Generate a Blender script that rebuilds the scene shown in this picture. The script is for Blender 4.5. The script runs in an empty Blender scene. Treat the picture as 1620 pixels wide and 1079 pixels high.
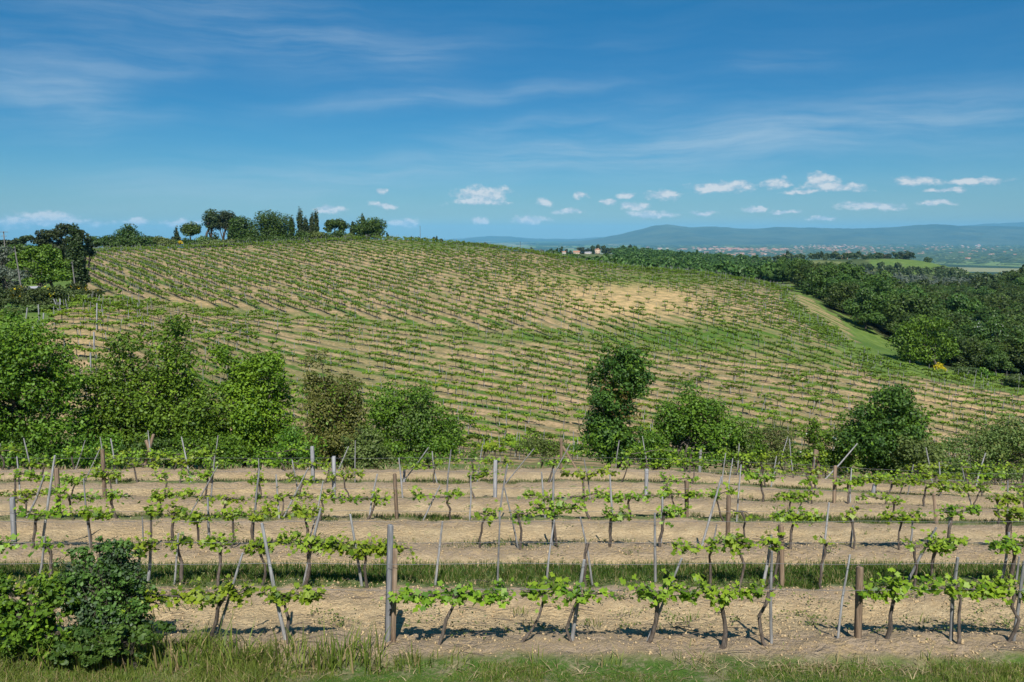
import bpy, math, random
import numpy as np
from mathutils import Vector, Matrix
R = math.radians
sc = bpy.context.scene
COL = sc.collection
# ------------------------------------------------------------------ camera
PITCH = R(7.6); FPX = 1260.0; CX, CY = 810.0, 539.5
cam = bpy.data.cameras.new("camera"); camo = bpy.data.objects.new("camera", cam)
COL.objects.link(camo); sc.camera = camo
cam.sensor_width = 36.0; cam.lens = 36.0 * FPX / 1620.0
cam.clip_start = 0.1; cam.clip_end = 120000
camo.location = (0, 0, 0); camo.rotation_euler = (math.pi/2 - PITCH, 0, 0)
# ------------------------------------------------------------------ sun, exposure
SUN_AZ, SUN_EL = 176.0, 52.0        # azimuth clockwise from +Y (view direction)
sun = bpy.data.lights.new("sun", 'SUN'); suno = bpy.data.objects.new("sun", sun); COL.objects.link(suno)
sun.energy = 4.7; sun.angle = R(0.5); sun.color = (1.0, 0.955, 0.88)
sd = Vector((math.sin(R(SUN_AZ))*math.cos(R(SUN_EL)), math.cos(R(SUN_AZ))*math.cos(R(SUN_EL)), math.sin(R(SUN_EL))))
suno.rotation_euler = sd.to_track_quat('Z', 'Y').to_euler(); suno.location = (0, -30, 60)
sc.view_settings.view_transform = 'Standard'; sc.view_settings.look = 'None'
sc.view_settings.exposure = 0.48; sc.view_settings.gamma = 1.0
sc.cycles.use_denoising = True
sc.cycles.max_bounces = 6; sc.cycles.transparent_max_bounces = 8
# ------------------------------------------------------------------ projection helpers
ct, st = math.cos(PITCH), math.sin(PITCH)
def pxray(px, py):
    """X/Y and Z/Y of the ray through a photo pixel"""
    xn, yn = (px - CX)/FPX, (py - CY)/FPX
    d = ct - yn*st
    return xn/d, (-st - yn*ct)/d
def project(X, Y, Z):
    c = np.maximum(Y*ct - Z*st, 1e-3)
    return CX + FPX*X/c, CY - FPX*(Y*st + Z*ct)/c
def sstep(a, b, x):
    t = np.clip((x - a)/(b - a), 0, 1); return t*t*(3 - 2*t)
# ------------------------------------------------------------------ node helpers
def nnew(nt, typ, ins=None, **props):
    n = nt.nodes.new(typ)
    for k, v in props.items(): setattr(n, k, v)
    if ins:
        for k, v in ins.items():
            s = n.inputs[k]
            if isinstance(v, bpy.types.NodeSocket): nt.links.new(v, s)
            else: s.default_value = v
    return n
def math_(nt, op, a, b=0.0, c=None, clamp=False):
    ins = {0: a, 1: b}
    if c is not None: ins[2] = c
    return nnew(nt, 'ShaderNodeMath', ins, operation=op, use_clamp=clamp).outputs[0]
def vmath(nt, op, a, b=(0, 0, 0), out=0):
    return nnew(nt, 'ShaderNodeVectorMath', {0: a, 1: b}, operation=op).outputs[out]
def mixc(nt, f, a, b, blend='MIX'):
    n = nt.nodes.new('ShaderNodeMix'); n.data_type = 'RGBA'; n.blend_type = blend; n.clamp_factor = True
    for s, v in ((n.inputs[0], f), (n.inputs[6], a), (n.inputs[7], b)):
        if isinstance(v, bpy.types.NodeSocket): nt.links.new(v, s)
        else: s.default_value = v if not isinstance(v, tuple) or len(v) == 4 else (*v, 1)
    return n.outputs[2]
def noise(nt, vec, scale, detail=4, rough=0.55, out=0):
    return nnew(nt, 'ShaderNodeTexNoise', {'Vector': vec, 'Scale': scale, 'Detail': detail, 'Roughness': rough}).outputs[out]
def sramp(nt, x, a, b, c=0.0, d=1.0):
    n = nnew(nt, 'ShaderNodeMapRange', {0: x, 1: a, 2: b, 3: c, 4: d}, interpolation_type='SMOOTHSTEP'); return n.outputs[0]
def combine(nt, x, y, z=0.0):
    return nnew(nt, 'ShaderNodeCombineXYZ', {0: x, 1: y, 2: z}).outputs[0]
# ------------------------------------------------------------------ world: sky, cirrus and cumulus
def build_world():
    w = bpy.data.worlds.new("World"); sc.world = w; w.use_nodes = True
    nt = w.node_tree; nt.nodes.clear()
    sky = nt.nodes.new('ShaderNodeTexSky'); sky.sky_type = 'NISHITA'; sky.sun_disc = False
    sky.sun_elevation = R(SUN_EL); sky.sun_rotation = R(SUN_AZ)
    sky.altitude = 300; sky.air_density = 1.0; sky.dust_density = 0.3; sky.ozone_density = 2.0
    hs = nnew(nt, 'ShaderNodeHueSaturation', {'Hue': 0.493, 'Saturation': 1.25, 'Value': 1.0, 'Color': sky.outputs[0]})
    d = nt.nodes.new('ShaderNodeTexCoord').outputs['Generated']
    sp = nnew(nt, 'ShaderNodeSeparateXYZ', {0: d})
    x, y, z = sp.outputs
    hyp = math_(nt, 'SQRT', math_(nt, 'ADD', math_(nt, 'MULTIPLY', x, x), math_(nt, 'MULTIPLY', y, y)))
    az = math_(nt, 'ARCTAN2', x, y); te = math_(nt, 'DIVIDE', z, math_(nt, 'MAXIMUM', hyp, 0.001))
    P = combine(nt, az, te)
    base = mixc(nt, 1.0, hs.outputs[0], mixc(nt, sramp(nt, te, .14, .42), mixc(nt, sramp(nt, te, .0, .15), (.27, .415, .555), (.14, .405, .565)), (.09, .52, .655)), 'MULTIPLY')
    def sk(px, py):
        a, b = pxray(px, py); A = math.atan(a); return A, b*math.cos(A)
    # fibrous noise shared by the cirrus
    warp = nnew(nt, 'ShaderNodeTexNoise', {'Vector': P, 'Scale': 5.0, 'Detail': 3.0}).outputs[1]
    Pw = vmath(nt, 'ADD', P, vmath(nt, 'SCALE', vmath(nt, 'SUBTRACT', warp, (.5, .5, .5))))
    nt.nodes[-1].inputs[3].default_value = 1.0
    for n_ in nt.nodes:
        if n_.type == 'VECT_MATH' and n_.operation == 'SCALE': n_.inputs[3].default_value = 0.05
    cir = None
    # x0,y0,x1,y1 in photo px, half width px, strength
    streaks = [(830, 252, 1680, 150, 24, .30), (690, 216, 1080, 160, 11, .17), (430, 176, 1010, 128, 9, .17), (-40, 128, 200, 152, 30, .27),
               (330, 25, 690, 108, 32, .17), (180, 115, 330, 98, 18, .12), (130, 300, 560, 282, 26, .16), (480, 286, 960, 232, 20, .22), (620, 100, 860, 55, 14, .07),
               (1150, 108, 1330, 88, 9, .10), (940, 80, 1080, 66, 9, .05), (60, 195, 300, 185, 12, .08), (-60, 60, 420, 0, 45, .10), (1000, 255, 1700, 235, 50, .06)]
    for (x0, y0, x1, y1, hw, s) in streaks:
        hw *= 1.35
        A0, B0 = sk(x0, y0); A1, B1 = sk(x1, y1)
        L = math.hypot(A1-A0, B1-B0); ux, uy = (A1-A0)/L, (B1-B0)/L
        rel = vmath(nt, 'SUBTRACT', Pw, ((A0+A1)/2, (B0+B1)/2, 0))
        u = vmath(nt, 'DOT_PRODUCT', rel, (ux/(L*.5), uy/(L*.5), 0), out=1)
        v = vmath(nt, 'DOT_PRODUCT', rel, (-uy/(hw/FPX), ux/(hw/FPX), 0), out=1)
        r2 = math_(nt, 'ADD', math_(nt, 'MULTIPLY', v, v), math_(nt, 'POWER', math_(nt, 'ABSOLUTE', u), 4.0))
        m = math_(nt, 'MULTIPLY', math_(nt, 'POWER', 2.718, math_(nt, 'MULTIPLY', r2, -1.0)), s)
        cir = m if cir is None else math_(nt, 'ADD', cir, m)
    rot = nnew(nt, 'ShaderNodeMapping', {'Vector': Pw, 'Rotation': (0, 0, R(-9)), 'Scale': (3.0, 34.0, 1.0)}).outputs[0]
    fib = sramp(nt, noise(nt, rot, 1.5, 6, .62), .30, .74)
    fib2 = sramp(nt, noise(nt, vmath(nt, 'MULTIPLY', rot, (1.4, .4, 1)), 1.1, 5, .6), .25, .75)
    cirm = math_(nt, 'MULTIPLY', math_(nt, 'ADD', math_(nt, 'MULTIPLY', cir, 1.15), .03), math_(nt, 'ADD', math_(nt, 'MULTIPLY', fib, 1.0), math_(nt, 'MULTIPLY', fib2, .55)), clamp=True)
    # sky deepens a little to the zenith as in polarised light
    col = mixc(nt, cirm, base, (3.5, 4.5, 5.3))
    # cumulus puffs: px, py, w, h
    cum = [(763, 308, 96, 34), (762, 321, 110, 12), (860, 319, 36, 18), (604, 303, 22, 11), (522, 333, 56, 16), (607, 325, 44, 10), (640, 352, 60, 16), (760, 348, 44, 14),
           (838, 348, 74, 14), (1003, 326, 56, 15), (992, 308, 34, 14), (962, 318, 32, 13), (1046, 308, 64, 17), (1140, 297, 118, 22), (1226, 290, 54, 20), (1300, 287, 60, 26), (1318, 296, 110, 16),
           (1028, 338, 86, 16), (1112, 337, 44, 10), (1195, 332, 38, 13), (1376, 327, 110, 14), (1450, 285, 66, 16), (1545, 286, 98, 12), (1480, 322, 54, 10), (78, 345, 90, 24), (60, 352, 190, 18),
           (212, 350, 66, 12), (287, 352, 66, 14), (920, 310, 34, 11), (900, 335, 60, 11), (1500, 300, 60, 8), (1240, 336, 60, 8), (1300, 346, 60, 8), (1270, 303, 60, 8)]
    dmin = None
    wv = nnew(nt, 'ShaderNodeTexNoise', {'Vector': P, 'Scale': 38.0, 'Detail': 4.0, 'Roughness': .6}).outputs[1]
    Pc = vmath(nt, 'ADD', P, vmath(nt, 'MULTIPLY', vmath(nt, 'SUBTRACT', wv, (.5, .5, .5)), (.030, .016, 0)))
    for (cx, cy, w_, h_) in cum:
        A, B = sk(cx, cy)
        q = vmath(nt, 'LENGTH', vmath(nt, 'MULTIPLY', vmath(nt, 'SUBTRACT', Pc, (A, B, 0)), (FPX/(w_*.48), FPX/(h_*.48), 0)), out=1)
        dmin = q if dmin is None else math_(nt, 'MINIMUM', dmin, q)
    cn = noise(nt, vmath(nt, 'MULTIPLY', P, (1, 1.7, 1)), 70.0, 6, .62)
    dens = math_(nt, 'ADD', math_(nt, 'SUBTRACT', 1.0, dmin), math_(nt, 'MULTIPLY', math_(nt, 'SUBTRACT', cn, .5), 1.7))
    alpha = math_(nt, 'MULTIPLY', sramp(nt, dens, -.08, .62), .86)
    cn2 = noise(nt, vmath(nt, 'MULTIPLY', vmath(nt, 'ADD', P, (-.002, .006, 0)), (1, 1.7, 1)), 70.0, 6, .62)
    lit = sramp(nt, math_(nt, 'ADD', math_(nt, 'SUBTRACT', cn, cn2), math_(nt, 'MULTIPLY', dens, .12)), -.10, .20)
    ccol = mixc(nt, lit, (3.4, 4.2, 4.9), (5.5, 5.6, 5.7))
    col = mixc(nt, alpha, col, ccol)
    bg = nnew(nt, 'ShaderNodeBackground', {'Color': col, 'Strength': 0.10})
    out = nt.nodes.new('ShaderNodeOutputWorld'); nt.links.new(bg.outputs[0], out.inputs[0])
build_world()
# ------------------------------------------------------------------ terrain
def vnoise(x, y, seed=0):
    xi, yi = np.floor(x), np.floor(y); fx, fy = x-xi, y-yi
    def h(a, b):
        s = np.sin(a*127.1 + b*311.7 + seed*74.7)*43758.5453; return s - np.floor(s)
    ux, uy = fx*fx*(3-2*fx), fy*fy*(3-2*fy)
    return (h(xi, yi)*(1-ux)+h(xi+1, yi)*ux)*(1-uy) + (h(xi, yi+1)*(1-ux)+h(xi+1, yi+1)*ux)*uy
def fbm(x, y, oct=4, seed=0):
    s, a, t = 0, 1.0, 0
    for i in range(oct):
        s = s + a*vnoise(x*2**i, y*2**i, seed+i); t += a; a *= .5
    return s/t - .5
ROW0, ROWS = 9.72, 2.5                       # first row and spacing of the near vineyard
def z_near(X, Y):
    z = -(3.893 + .1466*Y)
    z = z - .55*sstep(3, 15, X)*sstep(13, 25, Y)
    bank = -1.65 - .41*np.maximum(Y, 0)
    k = sstep(7.9, 8.9, Y)
    return bank*(1-k) + z*k
CP = []
def cp(px, py, Y):
    a, t = pxray(px, py); CP.append((a, math.log(Y), t))
def cpz(px, Y, z):
    a, _ = pxray(px, 450); CP.append((a, math.log(Y), z/Y))
for px in (-500, 0, 405, 810, 1215, 1620, 2100):
    a, _ = pxray(px, 700)
    zb = float(z_near(np.array(a*27.), np.array(27.)))
    for Y, z_ in ((24.6, -7.50), (26, -7.82), (28, -8.75), (31, -9.9), (34, -10.6)):
        CP.append((a, math.log(Y), (z_ + zb + 7.851)/Y))
for row in [(-500, [(620, 57), (540, 70), (480, 92), (440, 130), (405, 190)]),
            (-150, [(615, 57), (540, 70), (490, 88), (455, 115), (425, 160), (405, 230)]),
            (60, [(600, 57), (530, 68), (496, 84), (462, 112), (425, 160), (402, 225)]),
            (160, [(650, 50), (592, 57), (524, 68), (488, 85), (466, 112), (438, 140), (402, 195), (397, 230)]),
            (400, [(700, 52), (642, 62), (560, 80), (500, 102), (450, 135), (420, 165), (391, 205), (391, 250)]),
            (600, [(720, 48), (680, 60), (620, 74), (560, 88), (500, 108), (450, 138), (420, 165), (392, 198), (380, 214), (381, 245)]),
            (850, [(725, 48), (700, 60), (650, 70), (600, 82), (550, 95), (500, 112), (450, 145), (420, 180), (402, 207), (412, 260), (420, 330)]),
            (1100, [(735, 48), (700, 64), (650, 75), (600, 88), (550, 102), (500, 122), (460, 155), (433, 190), (462, 240), (452, 310)]),
            (1250, [(745, 50), (690, 70), (640, 80), (600, 90), (550, 105), (500, 135), (466, 165)]),
            (1400, [(755, 52), (690, 74), (650, 82), (600, 94), (572, 107), (558, 115)]),
            (1600, [(765, 54), (700, 78), (650, 88), (612, 102), (600, 110)]),
            (2000, [(760, 58), (700, 85), (640, 100), (612, 115)])]:
    for (py, Y) in row[1]: cp(row[0], py, Y)
for (px, Y, z) in [(740, 260, -4.4), (300, 340, -9), (600, 340, -9), (-200, 340, -6), (-500, 300, -4), (880, 450, -17), (1000, 450, -19.5), (1150, 450, -22.5), (830, 1100, -26.5), (940, 1100, -28.5), (1010, 1100, -27.5), (1080, 1050, -31), (1160, 1000, -36), (900, 750, -24), (1030, 750, -25), (1100, 350, -23),
                   (1280, 205, -15.5), (1280, 260, -14.5), (1290, 350, -22), (1400, 135, -19), (1400, 200, -20.5), (1420, 300, -27), (1500, 130, -21), (1500, 220, -25.5), (1520, 320, -29.5), (1600, 150, -22.5),
                   (1620, 250, -24.5), (1640, 350, -21), (1900, 150, -22), (1900, 300, -19), (1450, 520, -34), (1300, 520, -31), (1620, 520, -36), (1300, 750, -34), (1620, 750, -48),
                   (1450, 800, -33), (1450, 950, -29), (1330, 950, -29), (1560, 950, -50), (1250, 950, -30), (1450, 1300, -72), (1250, 1300, -70), (1700, 1300, -80), (700, 700, -40), (300, 700, -30), (-300, 700, -25),
                   (300, 1500, -90), (900, 1600, -80), (-400, 1500, -80), (2100, 1000, -60)]:
    cpz(px, Y, z)
for px in (-500, 200, 810, 1400, 2100):
    for Y, z in ((2600, -130), (4500, -150), (9000, -150), (18000, -150), (34000, -150)): cpz(px, Y, z)
CP = np.array(CP)
def tps_fit(P):
    A = np.stack([P[:, 0]/.28, P[:, 1]/.42], 1); n = len(A)
    r = np.linalg.norm(A[:, None]-A[None], axis=2)
    K = np.where(r > 0, r*r*np.log(np.maximum(r, 1e-9)), 0) + np.eye(n)*.02
    Q = np.concatenate([np.ones((n, 1)), A], 1)
    M = np.block([[K, Q], [Q.T, np.zeros((3, 3))]])
    w = np.linalg.solve(M, np.concatenate([P[:, 2], np.zeros(3)]))
    return A, w
TA, TW = tps_fit(CP)
def tps(a, l):
    a = np.asarray(a, float)/.28; l = np.asarray(l, float)/.42
    out = TW[-3] + TW[-2]*a + TW[-1]*l
    for i in range(len(TA)):
        r2 = (a-TA[i, 0])**2 + (l-TA[i, 1])**2
        out = out + TW[i]*r2*.5*np.log(np.maximum(r2, 1e-12))
    return out
def gz(X, Y):
    X = np.asarray(X, float); Y = np.asarray(Y, float)
    Ye = np.maximum(Y, np.hypot(X, Y)*.62)                  # sideways and behind: same as the edge of the view
    a = np.clip(X/np.maximum(Ye, .01), -.95, 1.05); L = np.log(np.clip(Ye, 20, 34000))
    far = tps(a, L)*np.clip(Ye, 20, None)
    far = np.where(Ye > 3500, -150 + (far+150)*sstep(6000, 3500, Ye), far)
    k = sstep(24.4, 26.8, Ye)
    return z_near(X, Y)*(1-k) + far*k
def gz1(x, y): return float(gz(np.array([x]), np.array([y]))[0])
def hit(px, py, y0=30.0, y1=4000.0):
    """first ground point along the ray of a photo pixel"""
    a, t = pxray(px, py); Y = np.exp(np.linspace(math.log(y0), math.log(y1), 900))
    Z = gz(a*Y, Y); ok = np.nonzero(Z >= t*Y)[0]
    i = ok[0] if len(ok) else len(Y)-1
    return a*Y[i], Y[i], float(Z[i])
def at(px, Y, sink=0.0):
    """ground point at a photo column and a depth"""
    x = (px-CX)/FPX*Y
    for _ in range(4):
        z = gz1(x, Y); x = (px-CX)/FPX*(Y*ct - z*st)
    return Vector((x, Y, gz1(x, Y)-sink))
def inpoly(px, py, poly):
    ins = np.zeros(np.shape(px), bool); n = len(poly)
    for i in range(n):
        x0, y0 = poly[i]; x1, y1 = poly[(i+1) % n]
        c = ((y0 > py) != (y1 > py)) & (px < (x1-x0)*(py-y0)/((y1-y0) if y1 != y0 else 1e-9)+x0)
        ins ^= c
    return ins
HILL = [(-60, 800), (-60, 640), (20, 600), (62, 520), (95, 490), (135, 472), (132, 380), (300, 360), (600, 345), (850, 360), (1100, 390), (1238, 440), (1272, 490), (1340, 540), (1405, 578), (1500, 598), (1700, 612), (1700, 800)]
TRACK = [(1245, 462), (1262, 464), (1300, 486), (1335, 514), (1360, 538), (1340, 532), (1305, 512), (1275, 492)]
STRIP = [(1225, 440), (1275, 455), (1310, 490), (1380, 520), (1450, 572), (1540, 592), (1720, 612), (1720, 640), (1500, 605), (1380, 590), (1250, 495)]
BLOCK = [(-50, 452), (100, 462), (165, 474), (350, 491), (520, 504), (700, 520), (900, 540), (1000, 552), (1225, 575), (1400, 592), (1600, 618), (1750, 640)]
BX, BY = np.array([b[0] for b in BLOCK]), np.array([b[1] for b in BLOCK])
def fa_(X): return 20*np.tanh((X-8)/40)
# ------------------------------------------------------------------ mesh building
class MB:
    def __init__(self): self.v = []; self.f = {}; self.n = 0
    def add(self, V, F, tint=.5):
        V = np.asarray(V, np.float32).reshape(-1, 3); F = np.asarray(F, np.int64); F = F.reshape(-1, F.shape[-1])
        t = np.broadcast_to(np.asarray(tint, np.float32), (len(F),))
        self.f.setdefault(F.shape[1], []).append((F+self.n, t)); self.v.append(V); self.n += len(V); return self
    def arrays(self):
        V = np.concatenate(self.v); G = {k: (np.concatenate([a for a, _ in l]), np.concatenate([b for _, b in l])) for k, l in self.f.items()}
        return V, G
    def merge(self, arr, M=None):
        V, G = arr
        if M is not None: V = V @ np.array(M.to_3x3(), np.float32).T + np.array(M.translation, np.float32)
        for k, (F, t) in G.items():
            self.f.setdefault(k, []).append((F+self.n, t))
        self.v.append(V); self.n += len(V); return self
    def mesh(self, name, mat, smooth=False):
        V, G = self.arrays(); me = bpy.data.meshes.new(name)
        loops = np.concatenate([F.ravel() for F, _ in G.values()]); tot = np.concatenate([np.full(len(F), k) for k, (F, _) in G.items()])
        tint = np.concatenate([t for _, t in G.values()]).astype(np.float32)
        me.vertices.add(len(V)); me.vertices.foreach_set('co', V.astype(np.float32).ravel())
        me.loops.add(len(loops)); me.loops.foreach_set('vertex_index', loops.astype(np.int32))
        me.polygons.add(len(tot)); st_ = np.concatenate([[0], np.cumsum(tot)[:-1]]).astype(np.int32)
        me.polygons.foreach_set('loop_start', st_)
        if smooth: me.polygons.foreach_set('use_smooth', np.ones(len(tot), bool))
        at_ = me.attributes.new('tint', 'FLOAT', 'FACE'); at_.data.foreach_set('value', tint)
        me.materials.append(mat); me.update(calc_edges=True); return me
    def build(self, name, mat, parent=None, smooth=False):
        return link(name, self.mesh(name, mat, smooth), parent)
def link(name, me, parent=None):
    o = bpy.data.objects.new(name, me); COL.objects.link(o)
    if parent is not None: o.parent = parent
    return o
def tag(o, label=None, cat=None, group=None, kind=None):
    for k, v in (('label', label), ('category', cat), ('group', group), ('kind', kind)):
        if v: o[k] = v
    return o
def empty(name, loc, rz=0, s=1.0):
    o = bpy.data.objects.new(name, None); COL.objects.link(o); o.location = loc; o.rotation_euler = (0, 0, rz)
    o.scale = (s, s, s) if not isinstance(s, tuple) else s; o.empty_display_size = .2; return o
def copy_thing(src, loc, rz, s, label=None, group=None, name=None):
    r = src.copy(); COL.objects.link(r); r.location = loc; r.rotation_euler = (0, 0, rz); r.scale = (s, s, s) if not isinstance(s, tuple) else s
    if name: r.name = name
    if label: r['label'] = label
    if group: r['group'] = group
    for ch in src.children:
        c = ch.copy(); COL.objects.link(c); c.parent = r
        if name is None: pass
    return r
def tube(mb, P, Rd, sides=5, tint=.5):
    P = np.asarray(P, float); k = len(P); Rd = np.broadcast_to(np.asarray(Rd, float), (k,))
    T = np.gradient(P, axis=0); T /= np.maximum(np.linalg.norm(T, axis=1, keepdims=True), 1e-9)
    ref = np.array([1.0, 0, 0]) if abs(T[0][0]) < .8 else np.array([0, 1.0, 0])
    U = np.cross(T, ref); U /= np.linalg.norm(U, axis=1, keepdims=True); W = np.cross(T, U)
    an = np.linspace(0, 2*math.pi, sides, endpoint=False)
    V = P[:, None] + Rd[:, None, None]*(np.cos(an)[None, :, None]*U[:, None] + np.sin(an)[None, :, None]*W[:, None])
    i = np.arange(k-1)[:, None]*sides; j = np.arange(sides)[None]; j2 = (j+1) % sides
    F = np.stack([i+j, i+j2, i+sides+j2, i+sides+j], -1).reshape(-1, 4)
    mb.add(V.reshape(-1, 3), F, tint)
    top = V[-1]; mb.add(np.concatenate([top, P[-1:]]), [[a, (a+1) % sides, sides] for a in range(sides)], tint)
def box(mb, c, s, rz=0, tint=.5, bevel=0):
    x, y, z = s[0]/2, s[1]/2, s[2]/2
    V = np.array([[a*x, b*y, d*z] for d in (-1, 1) for b in (-1, 1) for a in (-1, 1)], float)
    cr, sr = math.cos(rz), math.sin(rz); V = V @ np.array([[cr, sr, 0], [-sr, cr, 0], [0, 0, 1]]) + np.array(c)
    mb.add(V, [[0, 2, 3, 1], [4, 5, 7, 6], [0, 1, 5, 4], [2, 6, 7, 3], [0, 4, 6, 2], [1, 3, 7, 5]], tint)
LEAF4 = np.array([[-.5, 0, .06], [0, -.3, 0], [.5, 0, .06], [0, .3, 0]])
LEAF6 = np.array([[-.5, .02, .1], [-.2, -.3, -.02], [.25, -.28, .02], [.55, .05, .1], [.2, .33, -.02], [-.28, .27, .03]])
_va = [(-90, .12), (-58, .50), (-22, .36), (12, .56), (42, .40), (66, .44), (90, .62), (114, .44), (138, .40), (168, .56), (202, .36), (238, .50)]
VLEAF = np.array([[r*math.cos(R(a)), r*math.sin(R(a)), .28*(r*math.cos(R(a)))**2 - .12*r*r] for a, r in _va])
def leaves(mb, C, N, S, tmpl, rng, tint):
    """leaf cards: centres C, normals N, sizes S"""
    n = len(C); N = N/np.maximum(np.linalg.norm(N, axis=1, keepdims=True), 1e-9)
    rv = rng.normal(size=(n, 3)); U = np.cross(N, rv); U /= np.maximum(np.linalg.norm(U, axis=1, keepdims=True), 1e-9); W = np.cross(N, U)
    S = np.broadcast_to(np.asarray(S, float), (n,))[:, None, None]
    V = C[:, None] + S*(tmpl[None, :, 0:1]*U[:, None] + tmpl[None, :, 1:2]*W[:, None] + tmpl[None, :, 2:3]*N[:, None])
    k = len(tmpl); F = np.arange(n*k).reshape(n, k)
    mb.add(V.reshape(-1, 3), F, tint)
def crown(mb, blobs, n, size, rng, tmpl=LEAF4, lobes=9, up=.45, gap=.28, lobe_r=(.26, .52), inner=.25):
    """foliage spread through overlapping ragged lobes. blobs: (cx,cy,cz, rx,ry,rz)"""
    L = []; vol = np.array([b[3]*b[4]*b[5] for b in blobs])**.66
    for b, v in zip(blobs, vol/vol.sum()):
        k = max(4, int(round(lobes*len(blobs)*v)))
        for _ in range(k):
            d = rng.normal(size=3); d /= np.linalg.norm(d); d *= rng.uniform(.40, 1.12)
            s = rng.uniform(*lobe_r)
            L.append((b[0]+d[0]*b[3]*(1-s*.55), b[1]+d[1]*b[4]*(1-s*.55), b[2]+d[2]*b[5]*(1-s*.55), b[3]*s, b[4]*s, b[5]*s*rng.uniform(.75, 1.05), rng.uniform(-.16, .16)))
    L = np.array(L); wt = (L[:, 3]*L[:, 4]*L[:, 5])**.62; wt /= wt.sum()
    m = int(n*1.5); li = rng.choice(len(L), m, p=wt); l = L[li]
    d = rng.normal(size=(m, 3)); d /= np.linalg.norm(d, axis=1, keepdims=True)
    rr = np.where(rng.random(m) < inner, rng.uniform(.2, .8, m), rng.uniform(.78, 1.12, m))
    C = l[:, :3] + d*l[:, 3:6]*rr[:, None]
    sc_ = np.mean([b[3] for b in blobs])
    q = C/(sc_*.22); g = vnoise(q[:, 0]+q[:, 2]*.7, q[:, 1]-q[:, 2]*.9, 3)
    keep = g > gap*rng.uniform(.4, 1.3, m); C, d, l = C[keep][:n], d[keep][:n], l[keep][:n]
    N = d*.75 + np.array([0, 0, up]) + rng.normal(size=C.shape)*.5
    S = size*1.25*rng.uniform(.6, 1.35, len(C))
    t = np.clip(.5 + l[:, 6] + rng.normal(size=len(C))*.16, 0, 1)
    leaves(mb, C, N, S, tmpl, rng, t)
    return L
def limbs(mb, base, L, rng, r0, nl=8, trunks=1, spread=.15):
    """trunk(s) with limbs that reach into the lobes"""
    for q in range(trunks):
        b = np.array(base, float) + (rng.normal(size=3)*[spread, spread, 0] if trunks > 1 else 0)
        top = L[:, :3].mean(0) + rng.normal(size=3)*[.1, .1, 0]*r0*10; top[2] = max(top[2], b[2]+.3)
        mid = b*.5+top*.5 + rng.normal(size=3)*r0*.8
        tube(mb, [b-[0, 0, .15], b*.8+mid*.2, mid, top], [r0*1.25, r0, r0*.75, r0*.4], 7)
        for i in rng.choice(len(L), min(nl, len(L)), replace=False):
            e = L[i, :3]; f = rng.uniform(.25, .85); s = mid*(1-f)+top*f if f > .4 else b*.4+mid*.6
            tube(mb, [s, s*.5+e*.5+rng.normal(size=3)*r0*1.2 + [0, 0, r0], e], [r0*.42, r0*.28, r0*.1], 5)
# ------------------------------------------------------------------ materials
def mat_leaf(name, dark, light, trans=.35, var=.3, rough=.55, third=None):
    m = bpy.data.materials.new(name); m.use_nodes = True; nt = m.node_tree; nt.nodes.clear()
    t = nnew(nt, 'ShaderNodeAttribute', attribute_name='tint').outputs['Fac']
    oi = nt.nodes.new('ShaderNodeObjectInfo').outputs['Random']
    col = mixc(nt, sramp(nt, t, .1, .9), dark, light)
    if third: col = mixc(nt, sramp(nt, t, .93, .95), col, third)
    v = math_(nt, 'ADD', math_(nt, 'MULTIPLY', math_(nt, 'SUBTRACT', oi, .5), var), 1.0)
    hs = nnew(nt, 'ShaderNodeHueSaturation', {'Hue': math_(nt, 'ADD', math_(nt, 'MULTIPLY', math_(nt, 'SUBTRACT', oi, .5), .05*min(var, .25)/.3), .5), 'Saturation': 1.0, 'Value': v, 'Color': col}).outputs[0]
    p = nnew(nt, 'ShaderNodeBsdfPrincipled', {'Base Color': hs, 'Roughness': rough, 'Specular IOR Level': .3})
    tr = nnew(nt, 'ShaderNodeBsdfTranslucent', {'Color': mixc(nt, .5, hs, mixc(nt, .5, hs, (.35, .42, .02), 'MIX'))})
    mx = nnew(nt, 'ShaderNodeMixShader', {0: trans, 1: p.outputs[0], 2: tr.outputs[0]})
    o = nt.nodes.new('ShaderNodeOutputMaterial'); nt.links.new(mx.outputs[0], o.inputs[0]); return m
def mat_wood(name, a, b, scale=(40, 40, 3), rough=.85, bump=.4):
    m = bpy.data.materials.new(name); m.use_nodes = True; nt = m.node_tree; p = nt.nodes['Principled BSDF']
    tc = nt.nodes.new('ShaderNodeTexCoord').outputs['Object']; oi = nt.nodes.new('ShaderNodeObjectInfo').outputs['Random']
    v = vmath(nt, 'ADD', vmath(nt, 'MULTIPLY', tc, scale), combine(nt, math_(nt, 'MULTIPLY', oi, 50.0), 0.0, 0.0))
    n = noise(nt, v, 1.0, 5, .65); col = mixc(nt, sramp(nt, n, .3, .7), a, b)
    col = nnew(nt, 'ShaderNodeHueSaturation', {'Value': math_(nt, 'ADD', math_(nt, 'MULTIPLY', oi, .5), .75), 'Color': col}).outputs[0]
    nt.links.new(col, p.inputs['Base Color']); p.inputs['Roughness'].default_value = rough; p.inputs['Specular IOR Level'].default_value = .2
    bp = nnew(nt, 'ShaderNodeBump', {'Strength': bump, 'Distance': .01, 'Height': n}); nt.links.new(bp.outputs[0], p.inputs['Normal']); return m
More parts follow.
